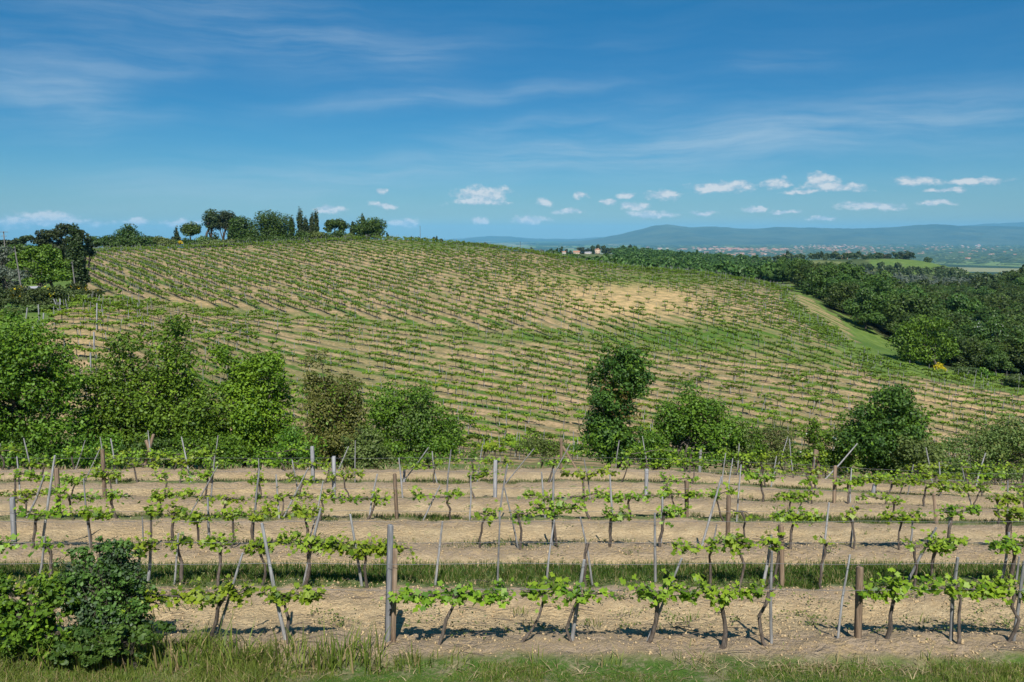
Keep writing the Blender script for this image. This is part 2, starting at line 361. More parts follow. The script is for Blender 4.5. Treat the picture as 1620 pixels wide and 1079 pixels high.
def mat_plain(name, a, b=None, scale=3.0, rough=.8):
    m = bpy.data.materials.new(name); m.use_nodes = True; nt = m.node_tree; p = nt.nodes['Principled BSDF']
    tc = nt.nodes.new('ShaderNodeTexCoord').outputs['Object']; n = noise(nt, tc, scale, 5, .6)
    t = nnew(nt, 'ShaderNodeAttribute', attribute_name='tint').outputs['Fac']
    col = mixc(nt, math_(nt, 'ADD', math_(nt, 'MULTIPLY', sramp(nt, n, .3, .7), .6), math_(nt, 'MULTIPLY', t, .5)), a, b or a)
    nt.links.new(col, p.inputs['Base Color']); p.inputs['Roughness'].default_value = rough; p.inputs['Specular IOR Level'].default_value = .2; return m
M = dict(
    vine=mat_leaf('vine_leaf', (.075, .160, .010), (.27, .385, .028), .40, .2, .45),
    vinefar=mat_leaf('vine_leaf_far', (.085, .160, .012), (.20, .30, .030), .3, .3),
    maple=mat_leaf('maple_leaf', (.040, .098, .008), (.135, .240, .018), .22, .12),
    lime=mat_leaf('lime_leaf', (.065, .145, .008), (.190, .310, .018), .25, .12),
    dark=mat_leaf('dark_leaf', (.026, .066, .010), (.080, .150, .020), .2, .15),
    hilltree=mat_leaf('hilltop_leaf', (.022, .050, .008), (.070, .125, .016), .15, .15),
    brown=mat_leaf('holm_leaf', (.065, .080, .016), (.165, .175, .040), .2, .2),
    bramble=mat_leaf('bramble_leaf', (.070, .110, .026), (.15, .20, .05), .25, .3),
    sage=mat_leaf('sage_leaf', (.045, .085, .040), (.095, .15, .075), .2, .25),
    bush=mat_leaf('bush_leaf', (.040, .092, .016), (.115, .205, .036), .25, .15),
    oak=mat_leaf('oak_leaf', (.022, .050, .008), (.078, .128, .020), .18, .65),
    pine=mat_leaf('pine_needles', (.018, .034, .012), (.045, .070, .020), .12, .25),
    cypress=mat_leaf('cypress_needles', (.018, .034, .009), (.052, .080, .018), .08, .25),
    olive=mat_leaf('olive_leaf', (.065, .085, .060), (.14, .165, .12), .15, .3),
    broom=mat_leaf('broom_leaf', (.035, .060, .014), (.085, .115, .030), .2, .3),
    yellow=mat_leaf('broom_flower', (.50, .36, .012), (.72, .56, .02), .3, .2),
    orange=mat_leaf('rusty_leaf', (.13, .085, .025), (.22, .16, .05), .25, .2),
    white=mat_leaf('white_flower', (.60, .62, .52), (.78, .80, .70), .25, .2),
    grass=mat_leaf('grass_blade', (.075, .140, .016), (.22, .30, .055), .35, .2, third=(.42, .34, .16)),
    rowgrass=mat_leaf('row_grass_blade', (.032, .075, .010), (.100, .165, .024), .3, .2, third=(.30, .25, .11)),
    straw=mat_leaf('straw_blade', (.22, .155, .09), (.46, .37, .21), .25, .2, third=(.12, .20, .03)),
    bark=mat_wood('vine_bark', (.05, .038, .030), (.15, .125, .105), (50, 50, 9)),
    trunk=mat_wood('tree_bark', (.05, .042, .034), (.12, .10, .08), (9, 9, 2)),
    stake=mat_wood('weathered_stake', (.16, .155, .15), (.36, .36, .36)), greypost=mat_wood('grey_post', (.15, .15, .15), (.30, .30, .31)),
    post=mat_wood('brown_post', (.11, .075, .05), (.26, .19, .13)),
    pole=mat_wood('pole_wood', (.11, .10, .095), (.24, .225, .21)),
    wire=mat_plain('wire', (.12, .12, .12), (.2, .2, .2), 3, .5),
    wall=mat_plain('stone_wall', (.42, .33, .24), (.58, .46, .34), 1.5),
    plaster=mat_plain('plaster', (.45, .40, .34), (.58, .53, .46), 1.0), pink=mat_plain('pink_plaster', (.50, .26, .19), (.60, .34, .25), 1.0),
    roof=mat_plain('roof_tile', (.30, .14, .085), (.42, .22, .14), 6.0), glass=mat_plain('window_dark', (.03, .035, .04), (.05, .05, .06), 1.0, .2),
    tin=mat_plain('grey_roof', (.30, .30, .32), (.40, .40, .42), 1.0, .6),
    clod=mat_plain('soil_clod', (.33, .235, .13), (.48, .36, .205), 4.0, .95),
    far=mat_leaf('far_trees', (.030, .055, .016), (.070, .105, .028), .1, .3))

# ------------------------------------------------------------------ ground sheet
def mat_ground():
    m = bpy.data.materials.new('ground'); m.use_nodes = True; nt = m.node_tree; p = nt.nodes['Principled BSDF']
    pos = nt.nodes.new('ShaderNodeTexCoord').outputs['Object']
    X, Y, Z = nnew(nt, 'ShaderNodeSeparateXYZ', {0: pos}).outputs
    zn = nnew(nt, 'ShaderNodeSeparateColor', {0: nnew(nt, 'ShaderNodeAttribute', attribute_name='zone').outputs['Color']}).outputs
    ax = nnew(nt, 'ShaderNodeSeparateColor', {0: nnew(nt, 'ShaderNodeAttribute', attribute_name='aux').outputs['Color']}).outputs
    nb = noise(nt, pos, .09, 4, .6); nm = noise(nt, pos, .55, 4, .6); ns = noise(nt, pos, 3.2, 4, .6); nf = noise(nt, pos, 17.0, 5, .65); nv = noise(nt, pos, 55.0, 4, .75)
    def c(n_, k=1.0): return math_(nt, 'MULTIPLY', math_(nt, 'SUBTRACT', n_, .5), k)
    # --- soil
    soil = mixc(nt, sramp(nt, math_(nt, 'ADD', nf, c(ns, .8)), .25, .8), (.35, .262, .152), (.54, .418, .245))
    soil = mixc(nt, math_(nt, 'MULTIPLY', sramp(nt, nv, .52, .66), .6), soil, (.62, .50, .32))
    soil = mixc(nt, math_(nt, 'MULTIPLY', sramp(nt, nm, .35, .75), .45), soil, (.46, .32, .155))
    soil = mixc(nt, math_(nt, 'MULTIPLY', sramp(nt, nv, .46, .34), .55), soil, (.20, .14, .075))
    grass = mixc(nt, sramp(nt, math_(nt, 'ADD', ns, c(nf, .8)), .25, .75), (.040, .095, .014), (.105, .180, .030))
    dry = mixc(nt, sramp(nt, math_(nt, 'ADD', ns, c(nf, 1.0)), .25, .75), (.185, .138, .100), (.34, .262, .185))
    # --- near field
    f = math_(nt, 'ADD', math_(nt, 'DIVIDE', math_(nt, 'SUBTRACT', Y, ROW0), ROWS), 1.0)
    f = math_(nt, 'ADD', f, c(nm, .10)); fr = math_(nt, 'FRACT', math_(nt, 'ADD', f, .5))
    dl = math_(nt, 'ABSOLUTE', math_(nt, 'SUBTRACT', fr, .5))
    lit = math_(nt, 'MULTIPLY', sramp(nt, math_(nt, 'ADD', dl, c(ns, .26)), .33, .14), sramp(nt, math_(nt, 'ADD', nf, c(ns, .6)), .3, .6))
    near = mixc(nt, math_(nt, 'MULTIPLY', lit, .9), soil, dry)
    par = math_(nt, 'FRACT', math_(nt, 'ADD', math_(nt, 'DIVIDE', f, 2.0), .1))
    band = math_(nt, 'MULTIPLY', sramp(nt, math_(nt, 'ADD', par, c(ns, .05)), .075, .10), sramp(nt, math_(nt, 'ADD', par, c(ns, .07)), math_(nt, 'ADD', .27, math_(nt, 'MULTIPLY', sramp(nt, Y, 14.6, 14.4), .11)), math_(nt, 'ADD', .20, math_(nt, 'MULTIPLY', sramp(nt, Y, 14.6, 14.4), .13))))
    patch = sramp(nt, math_(nt, 'ADD', nb, c(nm, .5)), .58, .40)
    patch = math_(nt, 'MAXIMUM', patch, sramp(nt, Y, 14.5, 13.8))
    near = mixc(nt, math_(nt, 'MULTIPLY', band, patch), near, mixc(nt, .3, grass, dry))
    near = mixc(nt, math_(nt, 'MULTIPLY', sramp(nt, math_(nt, 'ADD', ns, c(nb, .7)), .66, .74), .6), near, grass)
    thin = math_(nt, 'MULTIPLY', math_(nt, 'MULTIPLY', sramp(nt, math_(nt, 'ADD', fr, c(ns, .10)), .50, .56), sramp(nt, math_(nt, 'ADD', fr, c(ns, .12)), .74, .64)), sramp(nt, math_(nt, 'ADD', nm, c(nb, .8)), .46, .62))
    near = mixc(nt, math_(nt, 'MULTIPLY', thin, math_(nt, 'MULTIPLY', sramp(nt, Y, 11.5, 14.0), .75)), near, mixc(nt, .35, grass, dry))
    # --- hillside rows
    xa = math_(nt, 'ADD', Y, math_(nt, 'MULTIPLY', math_(nt, 'TANH', math_(nt, 'DIVIDE', math_(nt, 'SUBTRACT', X, 8.0), 40.0)), 20.0))
    fa = math_(nt, 'DIVIDE', xa, 2.5); fb = math_(nt, 'DIVIDE', math_(nt, 'ADD', X, math_(nt, 'MULTIPLY', Y, .72)), 1.232*2.5)
    fh = nnew(nt, 'ShaderNodeMix', {0: ax[0], 2: fa, 3: fb}).outputs[0]
    fh = math_(nt, 'ADD', fh, c(nm, .16)); hr = math_(nt, 'ABSOLUTE', math_(nt, 'SUBTRACT', math_(nt, 'FRACT', fh), .5))  # .5 on the row, 0 between
    hsoil = mixc(nt, sramp(nt, math_(nt, 'ADD', nm, c(ns, .9)), .25, .75), (.25, .170, .098), (.43, .300, .170))
    hsoil = mixc(nt, math_(nt, 'MULTIPLY', ax[1], sramp(nt, math_(nt, 'ADD', nm, c(nb, .6)), .25, .6)), hsoil, (.52, .355, .175))
    hp = math_(nt, 'FRACT', math_(nt, 'ADD', math_(nt, 'DIVIDE', fh, 2.0), .12))
    onrow = sramp(nt, math_(nt, 'ADD', hr, c(ns, .25)), .30, .44)
    hill = mixc(nt, math_(nt, 'MULTIPLY', onrow, sramp(nt, ax[1], .9, .1)), hsoil, mixc(nt, sramp(nt, nm, .35, .65), dry, (.15, .115, .06)))
    hband = math_(nt, 'MULTIPLY', sramp(nt, math_(nt, 'ADD', hp, c(ns, .08)), .08, .14), sramp(nt, math_(nt, 'ADD', hp, c(ns, .10)), .42, .30))
    gw = math_(nt, 'SUBTRACT', math_(nt, 'ADD', sramp(nt, math_(nt, 'ADD', nb, c(nm, .8)), .72, .40), math_(nt, 'MULTIPLY', ax[2], 1.6)), ax[1])
    hill = mixc(nt, math_(nt, 'MULTIPLY', hband, gw, clamp=True), hill, grass)
    tint_ = math_(nt, 'MULTIPLY', sramp(nt, math_(nt, 'ADD', ns, c(nm, 1.0)), .66, .45), .32)
    hill = mixc(nt, math_(nt, 'ADD', tint_, math_(nt, 'MULTIPLY', ax[2], sramp(nt, math_(nt, 'ADD', nm, c(ns, .8)), .28, .58)), clamp=True), hill, grass)
    # --- meadow / rough grass, wood floor, plain
    mead = mixc(nt, sramp(nt, math_(nt, 'ADD', nb, c(nm, .8)), .3, .7), (.062, .125, .020), (.125, .190, .038))
    mead = mixc(nt, math_(nt, 'MULTIPLY', sramp(nt, math_(nt, 'ADD', ns, c(nf, .8)), .42, .68), math_(nt, 'ADD', .15, math_(nt, 'MULTIPLY', sramp(nt, Y, 60, 45), .4))), mead, dry)
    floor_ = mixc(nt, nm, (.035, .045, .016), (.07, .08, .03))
    pp = vmath(nt, 'MULTIPLY', pos, (.0022, .0011, 0.0))
    vc = nnew(nt, 'ShaderNodeTexVoronoi', {'Vector': vmath(nt, 'ADD', pp, vmath(nt, 'MULTIPLY', nnew(nt, 'ShaderNodeTexNoise', {'Vector': pos, 'Scale': .0012}).outputs[1], (.8, .8, 0))), 'Scale': 1.0}).outputs['Color']
    vr = nnew(nt, 'ShaderNodeSeparateColor', {0: vc}).outputs
    plain = mixc(nt, sramp(nt, vr[0], .2, .8), (.035, .075, .022), (.13, .19, .06))
    plain = mixc(nt, math_(nt, 'MULTIPLY', sramp(nt, vr[1], .80, .86), .8), plain, (.23, .22, .11))
    plain = mixc(nt, sramp(nt, vr[2], .62, .66), plain, (.028, .05, .02))
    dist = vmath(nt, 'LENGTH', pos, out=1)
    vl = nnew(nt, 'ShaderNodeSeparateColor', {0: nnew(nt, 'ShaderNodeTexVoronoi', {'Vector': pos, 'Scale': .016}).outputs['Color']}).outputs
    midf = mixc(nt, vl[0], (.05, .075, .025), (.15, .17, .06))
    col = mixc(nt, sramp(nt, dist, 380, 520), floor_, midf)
    col = mixc(nt, sramp(nt, dist, 1500, 2600), col, plain)
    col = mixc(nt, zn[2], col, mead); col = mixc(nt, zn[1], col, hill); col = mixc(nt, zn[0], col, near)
    nt.links.new(col, p.inputs['Base Color']); p.inputs['Roughness'].default_value = .95; p.inputs['Specular IOR Level'].default_value = .1
    wv_ = vmath(nt, 'ADD', pos, vmath(nt, 'MULTIPLY', nnew(nt, 'ShaderNodeTexNoise', {'Vector': pos, 'Scale': 6.0, 'Detail': 2.0}).outputs[1], (.18, .18, .18)))
    v1 = nnew(nt, 'ShaderNodeTexVoronoi', {'Vector': wv_, 'Scale': 11.0}).outputs['Distance']; v2 = nnew(nt, 'ShaderNodeTexVoronoi', {'Vector': wv_, 'Scale': 27.0}).outputs['Distance']
    cl = math_(nt, 'MULTIPLY', math_(nt, 'ADD', math_(nt, 'MULTIPLY', v1, -.085), math_(nt, 'MULTIPLY', v2, -.035)), math_(nt, 'MULTIPLY', zn[0], sramp(nt, math_(nt, 'ADD', nm, c(ns, .7)), .30, .60)))
    h = math_(nt, 'ADD', cl, math_(nt, 'MULTIPLY', nf, .06))
    h = math_(nt, 'ADD', h, math_(nt, 'ADD', math_(nt, 'MULTIPLY', nv, .045), math_(nt, 'MULTIPLY', ns, .10)))
    bp = nnew(nt, 'ShaderNodeBump', {'Strength': .7, 'Distance': 1.0, 'Height': h}); nt.links.new(bp.outputs[0], p.inputs['Normal'])
    return m
def build_ground():
    rs = np.concatenate([np.linspace(.4, 6.8, 22), np.exp(np.arange(math.log(7), math.log(34), .0058)), np.exp(np.arange(math.log(34.2), math.log(320), .0085)), np.exp(np.linspace(math.log(325), math.log(26000), 130))])
    an = np.concatenate([np.arange(-37, 37.01, .19), np.arange(41, 319.5, 6)]); an = R(1)*an
    rr, aa = np.meshgrid(rs, an, indexing='ij'); X, Y = rr*np.sin(aa), rr*np.cos(aa); Z = gz(X, Y)
    nearw = sstep(33, 27, Y)*sstep(8.4, 9.2, Y)*(np.abs(aa) < .7)
    Z = Z + nearw*(fbm(X*3.1, Y*3.1, 4, 5)*.13 + fbm(X*.6, Y*.8, 2, 9)*.10) + (1-nearw)*sstep(6, 40, rr)*fbm(X*.13, Y*.13, 3, 2)*np.minimum(.5, rr*.003)
    f = (Y-ROW0)/ROWS
    Z = Z + nearw*.07*np.cos(2*math.pi*f)                       # low ridges under the rows
    px, py = project(X, Y, Z); front = (np.abs(aa) < .72) & (Y > 3)
    hill = (front & (Y > 43) & (Y < 224) & inpoly(px, py, HILL)).astype(float)
    jx, jy = fbm(X*.22, Y*.22, 4, 41)*34, fbm(X*.22, Y*.22, 4, 47)*20
    track = front & (Y > 60) & (Y < 260) & inpoly(px+jx, py+jy, TRACK); strip = front & (Y > 60) & (Y < 260) & inpoly(px+jx*.5, py+jy*.5, STRIP) & ~track
    hill = np.where(track, 1, np.where(strip, 0, hill))
    near = sstep(26.6, 25.3, Y+.5*fbm(X*.8, Y*.8, 2, 3))*sstep(9.15, 9.5, Y + .5*fbm(X*1.1, Y*1.1, 3, 8) - .35*sstep(-2.5, -5, X))*(np.abs(aa) < .75)
    mead = np.zeros_like(hill); mead[strip] = 1
    mead = np.maximum(mead, ((Y < 9.6) | ((Y > 25.4) & (Y < 46))) & (np.hypot(X, Y) < 60))
    mead = np.maximum(mead, front & (Y > 600) & (Y < 1150) & inpoly(px, py, [(1380, 409), (1510, 409), (1560, 418), (1540, 432), (1440, 432), (1370, 422)]))
    mead = np.maximum(mead, front & (Y > 200) & (Y < 330) & (px < 740))
    mead = np.maximum(mead, front & (Y > 46) & (Y < 135) & (px < 160) & (hill < .5))
    blk = (py < np.interp(px, BX, BY)).astype(float)
    head = np.exp(-((py-np.interp(px, BX, BY))/5.0)**2)*(px < 760)
    def spot(cx, cy, rx, ry): return np.exp(-(((px-cx)/rx)**2+((py-cy)/ry)**2))*(Y < 240)
    bare = np.clip(spot(1010, 478, 110, 26)*1.3 + spot(880, 455, 120, 22)*.8 + spot(1180, 505, 60, 20)*.5 + spot(640, 400, 60, 10)*.5 + spot(300, 480, 60, 10)*.7 + spot(1480, 640, 120, 25)*.45 + spot(160, 530, 100, 30)*.5 + track*.25, 0, 1)
    green = np.clip(spot(1110, 535, 150, 22)*1.2 + spot(1310, 565, 70, 14)*.8 + spot(830, 533, 110, 9)*.8 + spot(700, 388, 140, 9)*.8 + spot(1050, 440, 160, 14)*.7 + spot(500, 600, 200, 60)*.3 + head*.5 + track*.22, 0, 1)
    n, k = X.shape; V = np.stack([X, Y, Z], -1).reshape(-1, 3)
    i = np.arange(n-1)[:, None]*k; j = np.arange(k)[None]; j2 = (j+1) % k
    F = np.stack([i+j, i+k+j, i+k+j2, i+j2], -1).reshape(-1, 4)[:, ::-1]
    mb = MB(); mb.add(V, F); mb.add(np.concatenate([V[:k], [[0, 0, float(Z[0].mean())]]]), [[a, (a+1) % k, k] for a in range(k)])
    me = mb.mesh('ground', mat_ground(), True)
    nv = len(me.vertices)
    def attr(name, ch):
        A = np.zeros((nv, 4), np.float32); A[:, 3] = 1
        for q, c_ in enumerate(ch): A[:n*k, q] = np.asarray(c_, np.float32).ravel()
        a_ = me.attributes.new(name, 'FLOAT_COLOR', 'POINT'); a_.data.foreach_set('color', A.ravel())
    attr('zone', (near, hill, mead)); attr('aux', (blk, bare, green))
    o = link('ground', me); tag(o, kind='structure')
    # make the upper side the outside
    if me.polygons[5000].normal.z < 0: me.flip_normals()
build_ground()
# ------------------------------------------------------------------ mountains beyond the plain
def build_mountains():
    m = mat_plain('mountain_wood', (.010, .028, .012), (.085, .105, .045), .0016, .95)  # dark woodland; noise contrast in the colour widened to suggest shading on the ridges
    for nm, Y0, prof, base, sd_ in (('mountains', 15000, [(880, 384), (930, 380), (960, 375), (1000, 366), (1035, 357), (1055, 355), (1090, 360), (1130, 358.5), (1185, 362.5), (1225, 359), (1290, 360), (1350, 362), (1410, 360), (1440, 357), (1472, 354.5), (1520, 357), (1580, 358), (1700, 361), (1900, 356), (2300, 366)], -150, 1),
                            ('mountains', 21000, [(300, 384), (600, 383), (735, 377), (775, 374), (805, 374), (845, 377), (900, 378), (1000, 374), (1300, 368), (1480, 361), (1560, 354), (1620, 352), (1750, 350), (2000, 353), (2300, 360)], -150, 4)):
        pxs = np.linspace(prof[0][0], prof[-1][0], 460); ys = np.interp(pxs, [q[0] for q in prof], [q[1] for q in prof]) + fbm(pxs*.06, pxs*0, 4, sd_)*2.0
        a, t = pxray(pxs, ys); H = t*Y0 - base
        D = np.linspace(-1, 1, 61)
        dd, aa = np.meshgrid(D, a, indexing='ij'); hh = np.broadcast_to(H, dd.shape)
        wid = 2600 + hh*3
        Yw = Y0 + dd*wid; Xw = aa*Y0
        rav = np.abs(fbm(Xw*.0011+Yw*.0003, Yw*.0005, 5, sd_+3))*1.5
        prof_ = (1-np.abs(dd))**1.15
        Zw = base - 8 + hh*prof_*(1 - rav*(1-prof_)*1.4) + 8*(1-np.abs(dd))
        n, k = Xw.shape; i = np.arange(n-1)[:, None]*k; j = np.arange(k-1)[None]
        F = np.stack([i+j, i+j+1, i+k+j+1, i+k+j], -1).reshape(-1, 4)
        mb = MB(); mb.add(np.stack([Xw, Yw, Zw], -1).reshape(-1, 3), F); tag(mb.build(nm, m, smooth=True), kind='structure')
build_mountains()
# ------------------------------------------------------------------ haze
def build_haze():
    mb = MB(); box(mb, (0, 0, 75), (54000, 54000, 452)); m = bpy.data.materials.new('haze'); m.use_nodes = True; nt = m.node_tree; nt.nodes.clear()
    v = nnew(nt, 'ShaderNodeVolumePrincipled', {'Color': (.20, .61, .95, 1), 'Density': 4.4e-5, 'Anisotropy': -.27})
    o = nt.nodes.new('ShaderNodeOutputMaterial'); nt.links.new(v.outputs[0], o.inputs['Volume'])
    tag(mb.build('haze', m), kind='stuff')
build_haze()


# ------------------------------------------------------------------ trees and shrubs
rng = np.random.default_rng(7)
HEDGE_PX = []                                   # photo ellipses of the hedge trees, to know which hillside vines are hidden
def tree(name, label, cat, px, Y, blobs, n, size, mat, group=None, r0=None, trunks=1, tmpl=LEAF4, nl=9, extra=None, gap=.28, lobes=9, sink=0.0, bark='trunk', depth=.85, up=.45, snap=None, **kw):
    """blobs (px,py,rx,ry) are measured on the photo at depth Y and become metres round the root"""
    root = at(px, Y, sink); bl = []
    if snap: x_, Y, z_ = hit(px, snap, 60); root = Vector((x_, Y, z_-.05))
    for b in blobs:
        a, t = pxray(b[0], b[1]); c = Y*ct - t*Y*st; s = c/FPX
        rx, rz = b[2]*s, b[3]*s; ry = (rx*.6+min(rx, rz)*.4)*depth
        bl.append((a*Y-root.x, rng.uniform(-.15, .15)*rx, t*Y-root.z, rx, ry, rz))
    o = empty(name, root); tag(o, label, cat, group)
    mb = MB(); L = crown(mb, bl, n, size, rng, tmpl, lobes=lobes, gap=gap, up=up, **kw)
    tm = MB(); Hh = max(b[2]+b[5] for b in bl); limbs(tm, (0, 0, 0), L, rng, r0 or .028*Hh, nl, trunks, .12*Hh)
    tm.build('trunk', M[bark], o, True); mb.build('crown', M[mat], o)
    for (nm, m2, idx, n2, s2) in (extra or []):
        e = MB(); crown(e, [(*bl[k][:3], *(q*1.04 for q in bl[k][3:])) for k in idx], n2, s2, rng, tmpl, gap=.5, inner=.02); e.build(nm, M[m2], o)
    return o
def hedge(*a, **k):
    a = list(a); by_ = max(b[1]+b[3] for b in a[5]); a[5] = [(b[0], by_-(by_-b[1])*1.05, b[2]*1.10, b[3]*1.10) for b in a[5]]
    a[6] = int(a[6]*1.5); a[7] *= .82
    HEDGE_PX.extend(a[5]); return tree(*a, **{**k, 'lobes': 20, 'lobe_r': (.20, .44), 'gap': .36, 'inner': .18})
HG = 'trees and shrubs of the hedge between the two vineyards'
hedge('oak_tree', 'large dark leafy tree at the left end of the hedge, cut by the picture edge', 'tree', 40, 33, [(28, 560, 70, 58), (70, 640, 72, 75), (-40, 620, 80, 110), (10, 700, 95, 48), (100, 605, 30, 52), (2, 522, 32, 28), (115, 680, 40, 45)], 21000, .15, 'maple', HG, .16, 2, extra=[('young_leaves', 'lime', (0, 4, 5), 1500, .12)])
hedge('maple_tree', 'tall spreading green maple with a ragged spike at its top, in the hedge', 'tree', 262, 35, [(275, 570, 42, 46), (285, 530, 27, 28), (205, 565, 40, 38), (190, 640, 58, 64), (290, 640, 72, 70), (245, 690, 105, 45), (170, 690, 60, 40), (340, 690, 40, 40)], 23000, .145, 'maple', HG, .13, 3, lobes=12, extra=[('young_leaves', 'lime', (0, 1, 3, 4), 3000, .12)])
hedge('maple_tree', 'bright yellow green maple beside the tall spiked maple and left of the brown oak', 'tree', 400, 36, [(408, 608, 50, 44), (352, 575, 24, 32), (410, 660, 62, 58), (385, 702, 75, 34)], 15000, .145, 'lime', HG, .12, 2, lobes=12)
hedge('holm_oak', 'brownish olive holm oak with a pointed top among greener hedge trees', 'tree', 530, 36, [(500, 602, 27, 40), (502, 572, 15, 16), (528, 652, 50, 50), (556, 632, 26, 34), (525, 700, 60, 38)], 14000, .115, 'brown', HG, .10, 2, lobes=12, extra=[('young_leaves', 'maple', (2, 3, 4), 1500, .12)])
hedge('scrub_bush', 'broad rounded green bush right of the brown oak, ending beside the gap', 'bush', 655, 34.5, [(645, 652, 52, 46), (690, 688, 52, 38), (612, 682, 34, 42), (655, 708, 75, 24), (730, 712, 28, 18)], 14000, .115, 'maple', HG, .06, 4, lobes=12, extra=[('grey_shoots', 'bramble', (0, 2, 3), 2200, .10)])
hedge('low_shrub', 'low loose yellow green shrub in the gap of the hedge', 'shrub', 856, 39, [(850, 706, 30, 20), (880, 712, 24, 16)], 2200, .10, 'bramble', HG, .03, 4, extra=[('young_leaves', 'lime', (0,), 400, .1)])
hedge('field_maple', 'tall slender tree with a patch of rusty leaves halfway up', 'tree', 975, 35, [(980, 580, 42, 27), (943, 594, 20, 18), (992, 602, 36, 36), (970, 640, 42, 40), (965, 682, 44, 36), (965, 710, 50, 22)], 14000, .125, 'dark', HG, .10, 2, lobes=12, extra=[('rusty_leaves', 'orange', (3,), 420, .12), ('green_leaves', 'maple', (0, 2, 4, 5), 3500, .12)])
hedge('field_maple', 'round green maple right of the slender rusty patched tree', 'tree', 1090, 35, [(1088, 652, 48, 38), (1110, 682, 54, 42), (1058, 690, 34, 40), (1092, 716, 62, 22)], 11000, .125, 'maple', HG, .10, 2, lobes=12)
hedge('bramble_bush', 'small dull green bramble touching the round maple', 'bush', 1175, 36, [(1172, 690, 26, 26), (1168, 715, 36, 24), (1195, 705, 20, 26)], 4200, .10, 'maple', HG, .04, 3, extra=[('grey_shoots', 'bramble', (0, 1, 2), 1600, .09)])
hedge('bramble_bush', 'grey green thorny bramble in the dip between the two round maples', 'bush', 1232, 36.5, [(1232, 706, 38, 30), (1215, 722, 40, 20)], 4200, .085, 'bramble', HG, .03, 5)
hedge('elder_bush', 'leafy elder bush with small white flowers left of the dark round maple', 'bush', 1290, 35, [(1288, 706, 26, 36), (1325, 715, 36, 34), (1270, 728, 34, 20)], 5200, .115, 'maple', HG, .04, 4, extra=[('blossoms', 'white', (0, 1), 45, .12)])
hedge('field_maple', 'dark round maple standing alone on the right half of the hedge', 'tree', 1400, 34.5, [(1400, 645, 48, 34), (1358, 676, 34, 32), (1434, 672, 40, 40), (1398, 696, 64, 42), (1405, 732, 52, 24)], 13000, .13, 'dark', HG, .12, 2, lobes=13, extra=[('green_leaves', 'maple', (0, 1, 2, 3), 2500, .12)])
hedge('scrub_bush', 'wide brownish green scrub bush at the right end of the hedge', 'bush', 1560, 36, [(1545, 708, 62, 32), (1600, 694, 60, 32), (1500, 722, 32, 26), (1640, 712, 60, 40), (1550, 742, 85, 24)], 11000, .10, 'bramble', HG, .05, 5, lobes=12, extra=[('young_leaves', 'brown', (0, 1, 3), 2600, .10)])
for px, w, h, mt, lb in [(150, 62, 34, 'maple', 'low green bush filling the gap between the dark hedge oak and the tall spiked maple'), (330, 62, 32, 'maple', 'low green bush at the foot of the two maples'), (462, 44, 34, 'maple', 'small green bush between the bright maple and the brown oak'), (582, 40, 34, 'bramble', 'dull low bush between the brown oak and the broad rounded bush'), (60, 75, 30, 'dark', 'dark low bush under the large oak at the left'), (250, 60, 28, 'dark', 'dark low bush under the tall spiked maple'), (1035, 34, 26, 'maple', 'small low bush between the slender tree and the round maple'), (1450, 40, 28, 'bramble', 'low dull bush right under the dark round maple')]:
    hedge('hedge_shrub', lb, 'bush', px, 33.2, [(px, 716, w, h), (px-w*.5, 724, w*.5, h*.7), (px+w*.5, 722, w*.5, h*.8)], 3600, .11, mt, HG, .04, 4)
tree('scrub_oak', 'dense dark bush with small leaves in the lower left corner beside the front row', 'bush', 165, 9.6, [(180, 890, 46, 44), (150, 945, 66, 50), (200, 955, 52, 48), (122, 905, 40, 36), (222, 915, 26, 34), (175, 985, 70, 34), (160, 862, 18, 24)], 11000, .036, 'bush', None, .016, 5, tmpl=LEAF6, lobes=26, nl=60, gap=.52, lobe_r=(.13, .30), inner=.4, extra=[('young_leaves', 'sage', (0, 1, 2, 3, 4), 2600, .034)])
tree('bramble_bush', 'broad leaved bramble at the lower left edge beside tall grass', 'bush', 45, 9.3, [(40, 985, 62, 42), (-20, 960, 50, 50), (95, 1010, 50, 26), (60, 940, 40, 30), (90, 960, 40, 30)], 6500, .042, 'maple', None, .010, 6, tmpl=LEAF6, nl=40, gap=.42, lobes=22, lobe_r=(.14, .32), inner=.4, extra=[('young_leaves', 'lime', (0, 2, 3), 500, .045)])
tree('bramble_bush', 'low leafy bramble spilling below the dense dark bush', 'bush', 215, 9.05, [(205, 1010, 62, 26), (140, 1022, 60, 24)], 3600, .040, 'dark', None, .008, 6, tmpl=LEAF6, nl=30, gap=.42, lobes=20, lobe_r=(.14, .32), inner=.4)
# --- left edge of the hill
tree('pine_tree', 'dark spreading pine behind the tall cypress at the left of the hill', 'tree', 100, 150, [(88, 374, 28, 16), (108, 364, 20, 12), (70, 384, 20, 14), (125, 372, 14, 14), (95, 398, 42, 16), (60, 396, 18, 10)], 7500, .40, 'pine', None, .3, 2)
tree('oak_tree', 'dark rounded tree low behind the bright green tree at the left', 'tree', 30, 150, [(30, 398, 40, 10), (0, 396, 30, 9)], 2600, .4, 'dark', None, .2, 2)
tree('fir_tree', 'dark pointed conifer peeping out right of the tall cypress', 'tree', 140, 152, [(140, 385, 8, 12), (139, 372, 4, 8), (142, 396, 11, 10)], 1200, .4, 'pine')
tree('cypress_tree', 'tall dark cypress column standing at the left end of the vine rows', 'tree', 122, 110, [(121, 410, 13, 50), (120, 385, 11, 32), (120, 368, 7, 18), (123, 440, 15, 22), (122, 462, 17, 12)], 11000, .25, 'cypress', None, .2, depth=1.0, gap=.1, lobes=20)
